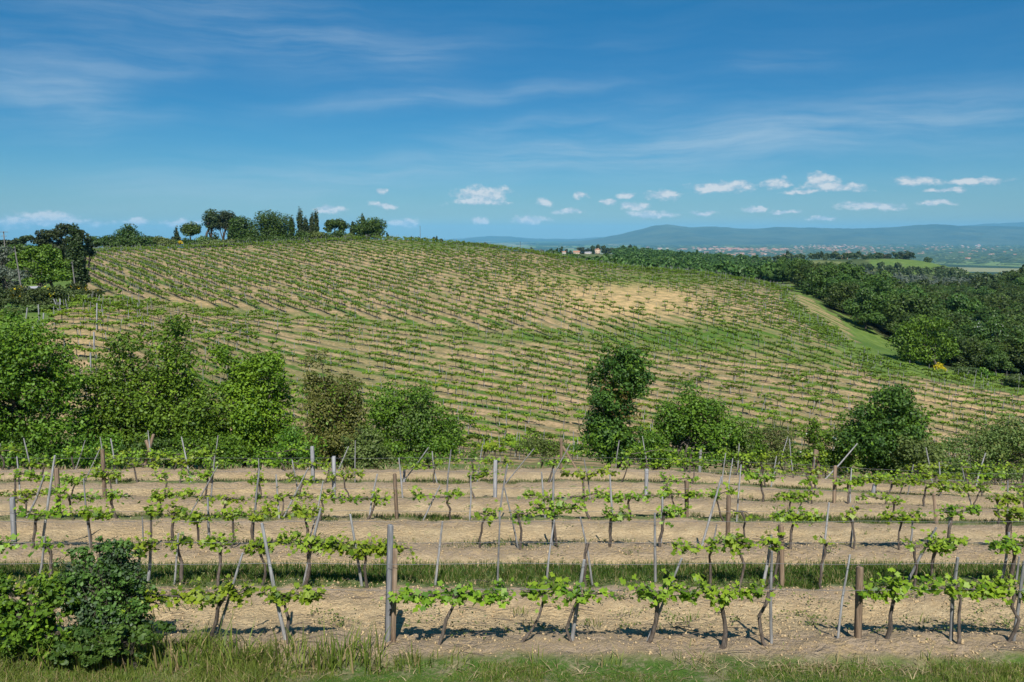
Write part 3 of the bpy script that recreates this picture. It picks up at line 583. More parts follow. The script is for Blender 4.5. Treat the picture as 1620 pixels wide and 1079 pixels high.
tree('walnut_tree', 'bright green spreading tree left of the tall cypress', 'tree', 70, 104, [(62, 404, 33, 20), (92, 418, 26, 20), (38, 412, 24, 15), (66, 428, 46, 19), (98, 439, 18, 12)], 9000, .27, 'maple', None, .22, 2, gap=.36)
tree('olive_tree', 'grey green olive tree at the left picture edge, upper one', 'tree', 12, 128, [(15, 402, 22, 14), (-5, 412, 22, 16)], 2200, .26, 'olive', None, .15, 2)
tree('olive_tree', 'grey green olive tree below the upper olive at the left picture edge', 'tree', 15, 108, [(10, 432, 24, 18), (35, 440, 16, 13), (-20, 440, 25, 22)], 3000, .24, 'olive', None, .15, 2)
tree('umbrella_pine', 'flat topped pine on the skyline left of the bright green tree', 'tree', 41, 190, [(41, 378, 13, 6), (33, 381, 9, 5)], 1100, .5, 'pine', None, .25)
tree('umbrella_pine', 'low wide dark pine on the skyline at the left picture edge', 'tree', 8, 195, [(5, 384, 22, 7), (22, 386, 12, 7)], 1300, .5, 'pine', None, .25)
bx = [(6, 468, 'leftmost broom bush by the track, topped with yellow flowers', 1), (36, 470, 'broom bush with a thick yellow crest below the bright green tree', 1), (62, 472, 'dark broom bush under the bright green tree', 0), (88, 470, 'broom bush with thin yellow edges left of the right utility pole', 1), (112, 467, 'dark broom bush at the foot of the tall cypress', 0), (136, 464, 'broom bush with yellow flowers at the bottom row end right of the cypress', 1), (154, 464, 'small broom bush with yellow flowers nearest the vine rows', 1)]
for i, (px, py, lb, fl) in enumerate(bx):
    w = 20 if i < 6 else 8; hh = 20 if i < 4 else 14 if i < 6 else 7
    tree('broom_bush', lb, 'bush', px, 95, [(px, py+2, w, hh), (px-7, py-7, w*.7, hh*.6), (px+8, py+6, w*.8, hh*.7)] if i < 6 else [(px, py, w, 7)], 3000 if i < 6 else 800, .20, 'broom', 'broom bushes at the left headland', .04, 3, snap=py+hh, extra=[('blossoms', 'yellow', (1,) if i < 6 else (0,), 110 if i in (1, 3) else 50, .16)] if fl else None)
for (px, py, w, h, mt, lb) in [(15, 452, 26, 12, 'olive', 'grey green shrub behind the broom bushes at the left edge'), (120, 456, 16, 10, 'dark', 'dark shrub wrapped round the foot of the tall cypress'), (55, 488, 30, 7, 'bramble', 'low green bramble below the broom bushes'), (12, 495, 22, 9, 'bramble', 'low bramble at the left edge above the hedge oak')]:
    tree('headland_shrub', lb, 'shrub', px, 95, [(px, py, w, h), (px+w*.4, py+h*.3, w*.6, h*.7)], 1800, .2, mt, None, .04, 3, snap=py+h)
# --- hilltop
def top(name, label, cat, px, Y, blobs, mat, n=1600, size=.40, **k): return tree(name, label, cat, px, Y, [(b[0], b[1], b[2]*1.12, b[3]*1.16) for b in blobs], int(n*2.6), size, mat, 'trees on the hilltop', **{'lobes': 14, 'lobe_r': (.36, .62), 'gap': .18, **k})
top('oak_tree', 'broad dark tree on the skyline left of the small pointed conifer', 'tree', 202, 228, [(202, 369, 17, 12), (188, 379, 18, 10), (222, 380, 16, 9), (200, 386, 30, 6)], 'hilltree', 2600)
for i, (px, w, h, mt, lb) in enumerate([(172, 14, 6, 'hilltree', 'dark shrub at the left end of the hilltop line'), (238, 10, 6, 'hilltree', 'low green shrub right of the broad dark skyline tree'), (252, 10, 7, 'bramble', 'greyish shrub left of the small pointed conifer'), (268, 9, 6, 'bramble', 'pale shrub at the foot of the small pointed conifer'), (296, 14, 5, 'hilltree', 'dark shrub under the small round lime green tree'), (318, 13, 6, 'bramble', 'grey green shrub left of the umbrella pines'), (345, 18, 5, 'bramble', 'low pale shrub under the umbrella pines'), (372, 14, 5, 'bramble', 'low pale shrub right of the umbrella pine trunks'), (392, 15, 7, 'hilltree', 'dark undergrowth at the left foot of the biggest hilltop tree'), (418, 18, 7, 'hilltree', 'dark undergrowth under the middle of the biggest hilltop tree'), (446, 17, 7, 'hilltree', 'dark undergrowth at the right foot of the biggest hilltop tree'), (185, 16, 7, 'hilltree', 'dark shrub under the broad skyline tree'), (220, 16, 7, 'hilltree', 'green shrub right under the broad skyline tree'), (150, 14, 6, 'hilltree', 'dark shrub at the crest right of the pointed conifer by the cypress'), (575, 14, 6, 'hilltree', 'dark undergrowth below the last round hilltop tree')]):
    top('hilltop_shrub', lb, 'shrub', px, 224, [(px, 387 - h*.6, w*1.15, h*1.2), (px+w*.4, 388 - h*.4, w*.8, h*.9)], mt, 900, .4, r0=.06, trunks=3)
top('fir_tree', 'small pointed dark conifer on the skyline', 'tree', 279, 230, [(279, 371, 4, 8), (279, 364, 2, 5), (279, 379, 6, 6)], 'pine', 600)
tree('broom_bush', 'single yellow broom bush on the hilltop', 'bush', 286, 216, [(286, 384, 3.5, 3.5)], 240, .35, 'yellow', None, .03, 3)
top('lime_tree', 'small round lime green tree left of the umbrella pines', 'tree', 302, 228, [(302, 361, 12, 8), (298, 367, 9, 7), (308, 366, 8, 7)], 'hilltree', 1500)
top('umbrella_pine', 'left of two umbrella pines with bare trunks', 'tree', 339, 238, [(337, 344, 15, 10), (331, 352, 9, 9), (342, 354, 10, 9), (338, 376, 10, 6)], 'pine', 1500, r0=.45, trunks=2)
top('umbrella_pine', 'right of two umbrella pines with bare trunks', 'tree', 357, 238, [(357, 343, 14, 10), (364, 354, 11, 12), (354, 353, 10, 9), (366, 374, 9, 7)], 'pine', 1600, r0=.45, trunks=2)
top('oak_tree', 'rounded dark green tree between the umbrella pines and the biggest tree', 'tree', 381, 232, [(384, 356, 18, 15), (372, 368, 14, 14), (392, 372, 18, 12), (378, 380, 18, 6)], 'hilltree', 2600)
top('oak_tree', 'biggest broad green tree of the hilltop group', 'tree', 428, 228, [(425, 348, 24, 15), (442, 356, 22, 18), (412, 362, 18, 18), (430, 372, 34, 14), (453, 370, 14, 13), (412, 378, 22, 8)], 'hilltree', 4600, .36)
for px, yt, w, h, lb in [(461, 344, 4.5, 36, 'short cypress touching the biggest hilltop tree'), (475, 334, 4.5, 44, 'tallest thin cypress of the hilltop group'), (484, 347, 5, 30, 'bushy cypress just right of the tallest one'), (493, 337, 4, 40, 'left one of the tight pair of cypresses'), (500, 337, 4.5, 40, 'right one of the tight pair of cypresses'), (557, 354, 3.5, 22, 'short dark cypress beside the round tree at the right end'), (575, 341, 3, 24, 'thin conifer tip rising out of the round tree at the right end')]:
    top('cypress_tree', lb, 'tree', px, 236, [(px, yt+h*.5, w, h*.5), (px, yt+h*.25, w*.6, h*.25), (px, yt+h*.75, w*1.1, h*.26)], 'cypress', 1300, .34, depth=1.0)
top('stone_pine', 'stone pine with a light flattened crown right of the cypress pair', 'tree', 530, 238, [(527, 353, 12, 6), (540, 356, 10, 8), (520, 360, 8, 6)], 'hilltree', 1500, r0=.25)
top('oak_tree', 'round green tree ending the hilltop group on the right', 'tree', 583, 232, [(580, 358, 20, 12), (595, 360, 14, 15), (568, 366, 12, 11), (588, 369, 20, 8)], 'hilltree', 2800, extra=[('green_leaves', 'hilltree', (0, 2), 500, .4)])
for i, (px, w, h, lb) in enumerate([(478, 14, 8, 'dark bush below the tallest thin cypress'), (505, 15, 8, 'dark bush below the pair of cypresses'), (530, 17, 9, 'broad bush below the stone pine'), (552, 11, 6, 'low bush left of the round tree at the right end')]):
    top('hilltop_shrub', lb, 'shrub', px, 226, [(px, 376, w, h), (px-w*.4, 379, w*.6, h*.7)], 'bramble' if i % 2 else 'hilltree', 1100, .4, r0=.06, trunks=3)
for px, yt, w, lb in [(613, 369, 2.4, 'lone small dark bush just right of the hilltop group'), (650, 373, 2.0, 'tiny dark bush on the bare skyline left of the thin mast'), (663, 375, 2.0, 'tiny dark bush at the foot of the thin mast'), (669, 377, 1.6, 'smallest dark bush right of the thin mast'), (686, 375, 2.2, 'left one of two little cypresses on the skyline'), (691, 375, 2.2, 'middle little cypress on the skyline'), (698, 377, 2.6, 'right one of the little cypresses on the skyline')]:
    tree('skyline_bush', lb, 'bush', px, 222, [(px, yt+4, w, 5)], 220, .35, 'cypress', None, .05)
for i, (px, yt) in enumerate([(712, 381), (722, 382), (731, 382), (739, 383), (748, 383), (757, 384), (766, 384), (775, 386), (783, 388)]):
    tree('skyline_tree', 'small dark tree beyond the crest where the far mountains begin', 'tree', px, 262, [(px, yt+4+i % 3*.7, 5.5, 4.5-i % 2), (px+3, yt+6, 4, 4)], 500, .45, 'far', 'small trees beyond the crest', .1)
for i, (px, yt, w, h) in enumerate([(828, 400, 3, 4), (841, 396, 3.5, 6), (850, 399, 2.5, 4), (858, 399, 4, 4), (866, 399, 3, 4), (872, 398, 2.5, 5), (881, 397, 2, 5), (888, 396, 3, 6), (896, 398, 2.5, 4), (903, 400, 3, 4)]):
    tree('skyline_tree', 'small dark tree on the ridge left of the stone tower house', 'tree', px, 1090, [(px, yt, w, h), (px+w*.6, yt+h*.5, w*.8, h*.6)], 420, 1.6, 'cypress' if w < 3.2 else 'far', 'small trees on the ridge by the tower house', .3)
for px, yt, w, h, mt, lb in [(920, 396, 7, 5, 'pine', 'left wide pine beside the tower house'), (929, 397, 6, 5, 'pine', 'second wide pine left of the tower house'), (938, 394, 4, 6, 'cypress', 'dark pointed tree touching the left side of the tower house'), (946, 391, 4, 5, 'cypress', 'dark tree top behind the tower house'), (956, 394, 7, 7, 'cypress', 'dark broad tree right of the tower house'), (969, 395, 7, 4, 'far', 'small rounded tree two trees right of the tower house'), (986, 391, 1.6, 4, 'cypress', 'thin cypress on the wooded ridge'), (997, 391, 4.5, 6, 'cypress', 'thick dark cypress on the wooded ridge')]:
    tree('ridge_tree', lb, 'tree', px, 1120, [(px, yt, w, h), (px+w*.3, yt+h*.6, w, h*.8)], 700, 1.7, mt, 'trees round the tower house', .4)
# ------------------------------------------------------------------ the wood on the right, the wooded ridge behind
def proto_tree(seed, wide, n, size, mat, name, label, cat, group):
    global rng
    g = np.random.default_rng(seed); o = empty(name, (0, 0, -500)); tag(o, label, cat, group)
    bl = [(0, 0, .58, wide, wide, .40), (g.uniform(-.12, .12), g.uniform(-.12, .12), .78, wide*.72, wide*.72, .22), (g.uniform(-.2, .2), g.uniform(-.2, .2), .36, wide*.9, wide*.9, .26)]
    mb = MB(); L = crown(mb, bl, n, size, g, LEAF4, lobes=11, gap=.34, up=.55, lobe_r=(.22, .46), inner=.15)
    tm = MB(); limbs(tm, (0, 0, 0), L, g, .022, 6); tm.build('trunk', M['trunk'], o); mb.build('crown', M[mat], o); return o
WG = 'oaks of the wood right of the hillside vineyard'
WL = 'dark green oak in the dense wood right of the hillside vineyard'
protos = [proto_tree(40+i, (.46, .52, .42, .50, .56)[i], 5200, .044, ('oak', 'oak', 'dark', 'oak', 'oak')[i], 'wood_oak', WL, 'tree', WG) for i in range(5)]
EDGE = [(1180, 425), (1232, 452), (1292, 474), (1332, 500), (1382, 534), (1462, 572), (1545, 590), (1720, 606)]
ex, ey = [e[0] for e in EDGE], [e[1] for e in EDGE]
g2 = np.random.default_rng(11); cand = []
for _ in range(9000):
    Y = 108 + 260*math.sqrt(g2.random()); a = g2.uniform(.30, .78); cand.append((a*Y, Y))
cand = np.array(cand); cz = gz(cand[:, 0], cand[:, 1]); cpx, cpy = project(cand[:, 0], cand[:, 1], cz)
okc = (cpy < np.interp(cpx, ex, ey) - 4) & (cpx > 1196) & (cpx < 1780) & ((cpx > 1240) | (cand[:, 1] > 185))
cand, cz, cpx, cpy = cand[okc], cz[okc], cpx[okc], cpy[okc]
kept = []
order = np.argsort(cand[:, 1])
for i in order:
    d = 6.2 if cand[i, 1] < 180 else 7.4
    if all((cand[i, 0]-cand[j, 0])**2+(cand[i, 1]-cand[j, 1])**2 > d*d for j in kept): kept.append(i)
extra_wood = []
first = [True]*5; nwood = 0
for q, i in enumerate(kept):
    k = int(g2.integers(5)); h = g2.uniform(6.6, 11.0); loc = (cand[i, 0], cand[i, 1], cz[i]-.3)
    if cand[i, 1] > 220: h *= .82
    edge = abs(cpy[i]-np.interp(cpx[i], ex, ey)) < 16
    if edge: h = g2.uniform(6.0, 9.0)
    if nwood < 280 and cpx[i] < 1680:
        nwood += 1
        lab = WL if not edge else 'lighter green oak at the grassy edge of the wood right of the vineyard'
        if first[k]: protos[k].location = loc; protos[k].scale = (h*1.05, h*1.05, h); protos[k]['label'] = lab; first[k] = False
        else: copy_thing(protos[k], loc, g2.uniform(0, 6.28), (h*1.05, h*1.05, h), lab)
    else: extra_wood.append((*loc, h))
for q, (px, Y, h) in enumerate([(1508, 124, 6.2), (1530, 119, 5.4), (1552, 121, 6.0), (1574, 117, 4.6), (1598, 120, 6.4), (1622, 118, 5.6), (1645, 122, 6.6), (1668, 119, 6.0), (1540, 128, 7), (1610, 128, 7.4)]):
    p_ = at(px, Y, .4); copy_thing(protos[q % 5], p_, q*1.3, (h*1.1, h*1.1, h), 'oak at the low right edge of the wood above the green bank')
tree('flowering_ash', 'tree with pale white blossom inside the dark wood on the right', 'tree', 1572, 122, [(1570, 520, 22, 22), (1560, 540, 22, 22), (1582, 545, 20, 20)], 4200, .28, 'oak', None, .15, 2, extra=[('blossoms', 'white', (0, 1), 110, .22)])
tree('oak_tree', 'bright green bushy oak standing forward of the wood by the yellow broom', 'tree', 1462, 116, [(1460, 518, 38, 26), (1440, 545, 36, 26), (1485, 548, 30, 26), (1462, 562, 42, 16)], 7000, .27, 'maple', None, .2, 2, lobes=13, snap=580)
tree('scrub_bush', 'low rounded green bush left of the yellow broom at the wood edge', 'bush', 1472, 112, [(1472, 572, 18, 9), (1482, 576, 14, 7)], 1500, .24, 'maple', None, .05, 4, snap=582)
tree('broom_bush', 'bright yellow flowering broom at the foot of the wood', 'bush', 1487, 109, [(1487, 579, 8, 6), (1482, 584, 6, 4), (1492, 585, 6, 4)], 900, .12, 'yellow', None, .03, 3, snap=587)
tree('broom_bush', 'small yellow broom half way down the edge of the wood', 'bush', 1360, 137, [(1360, 511, 6, 4)], 350, .2, 'yellow', None, .03, 3, snap=515)
tree('scrub_bush', 'brownish leafless looking bush at the edge of the wood above the track', 'bush', 1313, 150, [(1313, 478, 9, 7)], 700, .28, 'brown', None, .05, 4, snap=485)
for i, (px, py, w) in enumerate([(1525, 586, 22), (1560, 592, 24), (1598, 600, 24), (1640, 606, 26)]):
    tree('hedge_bush', 'low clipped looking bush of the green bank below the wood', 'bush', px, 106-i, [(px, py, w, 9), (px+9, py+4, w*.8, 8)], 1700, .24, 'maple' if i % 2 else 'broom', 'low bushes below the wood', .05, 4, snap=py+10)
# woods that read as one mass: far part of the wood, wooded ridge, groves
def wood_mass(name, label, pts, n, size, mat, seed):
    g = np.random.default_rng(seed); base = []
    for k in range(4):
        mb = MB(); crown(mb, [(0, 0, .55, .5, .5, .42), (0, 0, .8, .34, .34, .2)], n, size, g, LEAF4, lobes=9); base.append(mb.arrays())
    out = MB()
    for (x, y, z, h) in pts:
        out.merge(base[int(g.integers(4))], Matrix.Translation((x, y, z)) @ Matrix.Rotation(g.uniform(0, 6.28), 4, 'Z') @ Matrix.Diagonal((h, h, h*g.uniform(.8, 1.1), 1)))
    o = out.build(name, M[mat]); tag(o, label, 'wood', None, 'stuff')
def scatter(n, pxr, Yr, dmin, seed, test=None):
    g = np.random.default_rng(seed); pts = []
    for _ in range(n):
        Y = math.sqrt(g.uniform(Yr[0]**2, Yr[1]**2)); px = g.uniform(*pxr); X = (px-CX)/FPX*Y
        if all((X-p[0])**2+(Y-p[1])**2 > dmin*dmin for p in pts) and (test is None or test(px, Y, g)): pts.append((X, Y))
    P = np.array(pts); Z = gz(P[:, 0], P[:, 1]); return [(x, y, z-.4, g.uniform(5.5, 9)) for (x, y), z in zip(P, Z)]
wood_mass('far_wood', 'far part of the wood on the right', extra_wood, 380, .12, 'oak', 3)
ridge = scatter(5000, (955, 1240), (262, 560), 6.0, 5, lambda px, Y, g: Y < 560 - max(0, px-1100)*.9)
ridge += [(x, y, z, h*1.25) for x, y, z, h in scatter(3500, (975, 1215), (560, 1130), 10.5, 15, lambda px, Y, g: Y < 1130 - max(0, px-1060)*2.2)]
ridge += scatter(900, (860, 960), (300, 430), 8.5, 8)
wood_mass('ridge_wood', 'wooded ridge behind the vineyard crest', ridge, 260, .15, 'oak', 4)
groves = scatter(1500, (1230, 1700), (400, 760), 9.0, 6, lambda px, Y, g: g.random() < .9 and not (1370 < px < 1560 and Y > 690))
wood_mass('olive_grove', 'grey green olive groves beyond the wood', [(x, y, z, h*.7) for x, y, z, h in groves], 150, .2, 'olive', 9)
hills = scatter(260, (1190, 1580), (700, 770), 8.0, 7) + scatter(150, (1190, 1400), (880, 1000), 13, 12) + scatter(160, (1560, 1720), (330, 420), 6.5, 13)
wood_mass('far_hedgerows', 'dark hedgerows round the far meadow', [(x, y, z, h*1.15) for x, y, z, h in hills], 200, .17, 'far', 10)
tops = [(1398, 407, 6, 5, 'pine'), (1407, 405, 6, 5, 'pine'), (1416, 404, 5, 6, 'cypress'), (1424, 404, 5, 5, 'pine'), (1433, 403, 6, 5, 'pine'), (1441, 403, 6, 5, 'pine'), (1378, 406, 8, 6, 'far'), (1391, 406, 3, 5, 'cypress'), (1467, 411, 5, 5, 'far'), (1353, 404, 2.5, 5, 'cypress'), (1327, 405, 5, 5, 'far'), (1246, 402, 2.5, 6, 'cypress'), (1250, 404, 3, 4, 'cypress'), (1300, 402, 2, 5, 'cypress'), (1337, 404, 2.5, 4, 'cypress')]
for px, py, w, h, mt in tops:
    w, h = w*1.25, h*1.4
    tree('far_pine' if mt == 'pine' else 'far_tree', 'dark umbrella pine in the row on the far meadow hill' if mt == 'pine' else 'small dark tree on the far ridge in front of the plain', 'tree', px, 930, [(px, py, w, h*.8), (px+w*.4, py+h*.5, w*.7, h*.6)], 500, 1.3, mt, 'trees on the far meadow hill', .35)
for px, py, w in [(903, 405, 7), (918, 406, 8), (933, 407, 7), (951, 406, 6), (886, 404, 7), (966, 404, 9), (975, 400, 8)]:
    tree('ridge_shrub', 'low green scrub in front of the ridge hamlet', 'shrub', px, 1040, [(px, py, w, 2.6), (px+w*.5, py+1, w*.7, 2.4)], 420, 1.5, 'far', 'scrub in front of the ridge hamlet', .2)
# ------------------------------------------------------------------ houses
def house(name, label, px, Y, w, d, h, rh, wall, roof, rz=0, hip=False, wins=(), cat='house', sink=.6):
    o = empty(name, at(px, Y), rz); tag(o, label, cat)
    mb = MB(); box(mb, (0, 0, h/2-sink/2), (w, d, h+sink)); wl = mb.build('wall', M[wall], o)
    e = .35; W, D = w/2+e, d/2+e; r = MB()
    if hip: V = [(-W, -D, h), (W, -D, h), (W, D, h), (-W, D, h), (0, 0, h+rh), (0, 0, h+rh)]
    else: V = [(-W, -D, h), (W, -D, h), (W, D, h), (-W, D, h), (-W, 0, h+rh), (W, 0, h+rh)]
    V = np.array(V)+[0, 0, .01]; V2 = V + [0, 0, .25]
    r.add(V2, [[0, 1, 5, 4], [2, 3, 4, 5]]); r.add(V2, [[1, 2, 5], [3, 0, 4]]); r.add(V, [[3, 2, 1, 0]])
    r.add(np.concatenate([V[:4], V2[:4]]), [[0, 1, 5, 4], [1, 2, 6, 5], [2, 3, 7, 6], [3, 0, 4, 7]]); rf = r.build('roof', M[roof], o)
    if cat == 'house': c = MB(); box(c, (w*.22, d*.1, h+rh*.8), (.8, .8, 1.6)); c.build('chimney', M[wall], rf)
    for (x, z, ww, wh) in wins:
        f = MB(); box(f, (x, -d/2-.03, z), (ww, .08, wh)); f.build('window', M['glass'], o)
    return o
house('tower_house', 'square stone tower house on the wooded ridge', 945, 1100, 6.4, 6.4, 7.6, 1.5, 'wall', 'roof', .15, True, [(-1.6, 5.4, .9, 1.3), (1.6, 5.4, .9, 1.3), (-1.6, 2.6, .9, 1.3), (1.6, 2.6, .9, 1.3)])
house('farm_house', 'long low whitewashed farm building left of the tower house', 930, 1085, 8.5, 6, 2.8, 1.0, 'plaster', 'tin', .05, False, [(-3, 1.2, 1.0, 1.0), (0, 1.2, 1.0, 1.0), (3, 1.2, 1.0, 1.0)])
house('farm_house', 'small red roofed house left of the long low farm building', 912, 1085, 8.5, 6, 3.2, 1.8, 'wall', 'roof', -.1, False, [(-1.5, 1.3, .8, 1), (1.5, 1.3, .8, 1)])
house('farm_house', 'pale little house at the left end of the ridge hamlet', 892, 1085, 5, 4.5, 3, 1, 'plaster', 'roof', .1, False, [(0, 1, .7, .8)])
house('pink_house', 'pink house with a wide arch among olive groves on the right', 1566, 640, 13, 8, 6.2, 2.0, 'pink', 'roof', .12, False, [(-3, 2.2, 3.2, 3.0), (2.6, 2.2, 3.2, 3.0)])
house('farm_house', 'small orange roofed house at the right edge behind the wood', 1601, 430, 4.5, 4, 3.4, 1.6, 'pink', 'roof', -.2, False, [(0, 1.8, .8, 1)])
house('farm_house', 'ochre farmhouse under the umbrella pines of the far meadow', 1432, 938, 8, 6, 3.0, 1.4, 'wall', 'roof', .05, False, [(-4, 2.5, 1.2, 1.6), (0, 2.5, 1.2, 1.6), (4, 2.5, 1.2, 1.6)])
house('farm_house', 'small ochre house left of the umbrella pines on the far meadow', 1404, 938, 6.5, 5, 2.8, 1.3, 'wall', 'roof', -.1, False, [(-2, 2.2, 1.1, 1.4), (2, 2.2, 1.1, 1.4)])
house('farm_house', 'reddish house on the far ridge left of the meadow', 1335, 940, 7, 5, 3.0, 1.4, 'pink', 'roof', .1, False, [(-2, 2.2, 1.1, 1.4), (2, 2.2, 1.1, 1.4)])
house('shed', 'low grey roofed shed glimpsed below the bright green tree', 49, 100, 1.2, 1.2, 1.2, .2, 'plaster', 'tin', .3, False, [(0, .9, .8, .7)], 'shed')
# --- plain: town roofs and tree clumps too many and too small to count
g3 = np.random.default_rng(21); tw = MB(); N = 1500
def plainpts(n, clusters):
    out = []
    for (px, py, sx, sy, k) in clusters:
        for _ in range(int(n*k)):
            a, t = pxray(px+g3.normal()*sx, py+g3.normal()*sy)
            if t < -.0085: Y = -150/t; out.append((a*Y, Y))
    return out
V0 = np.array([(-1, -1, 0), (1, -1, 0), (1, 1, 0), (-1, 1, 0), (-1, -1, 1), (1, -1, 1), (1, 1, 1), (-1, 1, 1), (-1, 0, 1.6), (1, 0, 1.6)], float)
wb, rb = MB(), MB()
for (x, y) in plainpts(560, [(1165, 395, 30, 1.2, .22), (1215, 396, 25, 1.2, .15), (1080, 395, 30, 1.5, .06), (1320, 392, 30, 2.5, .2), (1290, 384, 60, 1.0, .12), (1420, 385, 60, 1.5, .1), (1380, 397, 80, 5, .2), (1520, 395, 80, 7, .15), (1180, 402, 50, 3, .1), (1490, 383, 70, 1.5, .08)]):
    s = np.array([g3.uniform(7, 20), g3.uniform(6, 12), g3.uniform(5, 9)]); rz = g3.uniform(-.6, .6); c_, s_ = math.cos(rz), math.sin(rz)
    V = (V0*s) @ np.array([[c_, s_, 0], [-s_, c_, 0], [0, 0, 1]]) + [x, y, -150.3]
    t = g3.random(); wb.add(V, [[0, 1, 5, 4], [1, 2, 6, 5], [2, 3, 7, 6], [3, 0, 4, 7]], t); wb.add(V, [[4, 8, 7], [5, 6, 9]], t); rb.add(V+[0, 0, .05], [[4, 5, 9, 8], [6, 7, 8, 9]], t)
tag(wb.build('town_houses', M['plaster']), 'pale houses of the far towns on the plain', 'town', None, 'stuff'); tag(rb.build('town_roofs', M['roof']), 'red roofs of the far towns on the plain', 'town', None, 'stuff')
cb = MB()
for (x, y) in plainpts(5200, [(1250, 398, 140, 5, .3), (1500, 397, 130, 8, .5), (1200, 388, 200, 3, .1), (1450, 384, 160, 3, .1)]):
    s = g3.uniform(9, 30); h = g3.uniform(6, 12); an = np.linspace(0, 6.28, 7)[:6]+g3.random()
    rr_ = s*g3.uniform(.6, 1.3, 6); V = np.concatenate([np.stack([np.cos(an)*rr_*1.8+x, np.sin(an)*rr_+y, np.full(6, -150.3)], 1), np.stack([np.cos(an)*rr_*1.2+x, np.sin(an)*rr_*.7+y, -150+h*g3.uniform(.6, 1, 6)], 1), [[x, y, -150+h*1.15]]])
    t = g3.random(); cb.add(V, [[k, (k+1) % 6, 6+(k+1) % 6, 6+k] for k in range(6)], t); cb.add(V, [[6+k, 6+(k+1) % 6, 12] for k in range(6)], t)
tag(cb.build('plain_trees', M['far']), 'hedgerow trees and copses scattered over the plain', 'trees', None, 'stuff')
# ------------------------------------------------------------------ poles
def pole(label, px, Y, ytop, r=.11, arms=(), lean=0, mat='pole'):
    root = at(px, Y); _, t = pxray(px, ytop); h = t*Y - root.z; o = empty('utility_pole', root); tag(o, label, 'pole', 'utility poles')
    mb = MB(); tube(mb, [(0, 0, -.3), (lean*h*.5, 0, h*.5), (lean*h, 0, h)], [r*1.2, r, r*.8], 8); mb.build('post', M[mat], o, True)
    ins = MB(); box(ins, (lean*h, -r, h-.25), (.10, .12, .18)); ins.build('insulator', M['glass'], o)
    for z, w in arms:
        a_ = MB(); box(a_, (lean*z*h, 0, z*h), (w, .1, .1)); a_.build('crossarm', M[mat], o)
    return o
pole('leaning wooden utility pole between the olives and the bright green tree', 36.5, 100, 390, .085, (), -.08)
pole('short wooden utility pole in front of the tall cypress', 121.5, 99, 414, .085, (), -.05)
pole('far utility pole with two crossarms at the left picture edge', 10, 172, 366, .12, ((.98, 1.9), (.86, 1.2)))
pole('thin mast on the bare skyline right of the hilltop group', 665, 217, 357, .05, ())
pole('thin mast standing among the crest vines left of the ridge hamlet', 823, 207, 382, .05, ())


# ------------------------------------------------------------------ vines, stakes, posts of the near vineyard
ORD = 'first second third fourth fifth sixth seventh eighth ninth tenth eleventh twelfth thirteenth fourteenth fifteenth sixteenth seventeenth eighteenth nineteenth twentieth'.split()
def ordinal(i):
    if i < 20: return ORD[i]
    tens = ['twenty', 'thirty', 'forty', 'fifty', 'sixty'][(i+1)//10-2]; u = (i+1) % 10
    return tens + '-' + ORD[u-1] if u else {'twenty': 'twentieth', 'thirty': 'thirtieth', 'forty': 'fortieth', 'fifty': 'fiftieth', 'sixty': 'sixtieth'}[tens]
ROWN = {1: 'front row', 2: 'second row', 3: 'third row', 4: 'fourth row', 5: 'fifth row', 6: 'sixth row', 7: 'seventh row', 8: 'last near row'}
rv = np.random.default_rng(99)
def vine_geo(dx, xl, xr, g, dens=1.0, leaf=.115, hz=.74, detail=True):
    """trunk from (0,0,0) to (dx,.,hz), arms out to xl / xr, leafy shoots on them"""
    tr, co, fo = MB(), MB(), MB()
    k = 6 if detail else 3; tt = np.linspace(0, 1, k); wig = np.cumsum(g.normal(size=(k, 3))*[.026, .022, .0], 0); wig -= np.outer(tt, wig[-1])*.6; wig[0] = 0
    bend = g.normal()*.05
    P = np.stack([dx*tt + np.sin(tt*3.1)*bend, g.normal()*.06*tt, -.08 + (hz+.08)*tt], 1) + wig
    rr0 = g.uniform(.019, .032)
    tube(tr, P, rr0*np.interp(tt, [0, .15, .8, 1], [1.5, 1.0, .85, 1.15])*g.uniform(.85, 1.2, k), 7 if detail else 4)
    T = P[-1]; sp = []
    for e in (xl, xr):
        L = e - T[0]
        if abs(L) < .06: continue
        n = 5 if detail else 3; u = np.linspace(0, 1, n); ez = g.uniform(-.03, .14)
        Q = np.stack([T[0]+L*u, T[1]+g.normal(size=n)*.02, T[2] + ez*np.sqrt(u) + g.normal(size=n)*.015], 1); Q[0] = T
        tube(co, Q, np.linspace(.017, .006, n), 5 if detail else 3)
        m = max(1, int(abs(L)/.050*dens))
        for q in g.uniform(.05, 1.0, m): sp.append([np.interp(q, u, Q[:, a]) for a in range(3)])
    for _ in range(int(4*dens)): sp.append(T + g.normal(size=3)*[.05, .04, .05])
    if sp and dens > 0:
        C, N, S, t = [], [], [], []
        for b in sp:
            d = np.array([g.normal()*.7, g.normal()*.6, g.uniform(-.25, 1.15)]); L = g.uniform(.06, .26) * (1.3 if g.random() < .15 else 1)
            d /= np.linalg.norm(d); nl = max(3, int(L/.026)) if detail else 5
            tone = g.uniform(.25, .75)
            if detail: tube(co, [b, np.array(b)+d*L*.6+[0, 0, .01], np.array(b)+d*L+[0, 0, -.02]], [.004, .003, .002], 3)
            for w in range(nl):
                f = (w+.5)/nl; C.append(np.array(b)+d*L*f + g.normal(size=3)*[.055, .055, .04] - [0, 0, .03]); N.append(d*.2+[g.normal()*.55, g.normal()*.55-.25, .75])
                S.append(leaf*g.uniform(.65, 1.25)*(1.12-.5*f)); t.append(np.clip(tone + g.normal()*.17 + .25*f-.05, 0, 1))
        if C: leaves(fo, np.array(C), np.array(N), np.array(S) if detail else np.array(S)*1.45, VLEAF if detail else LEAF6, g, np.array(t))
    return tr, co, fo
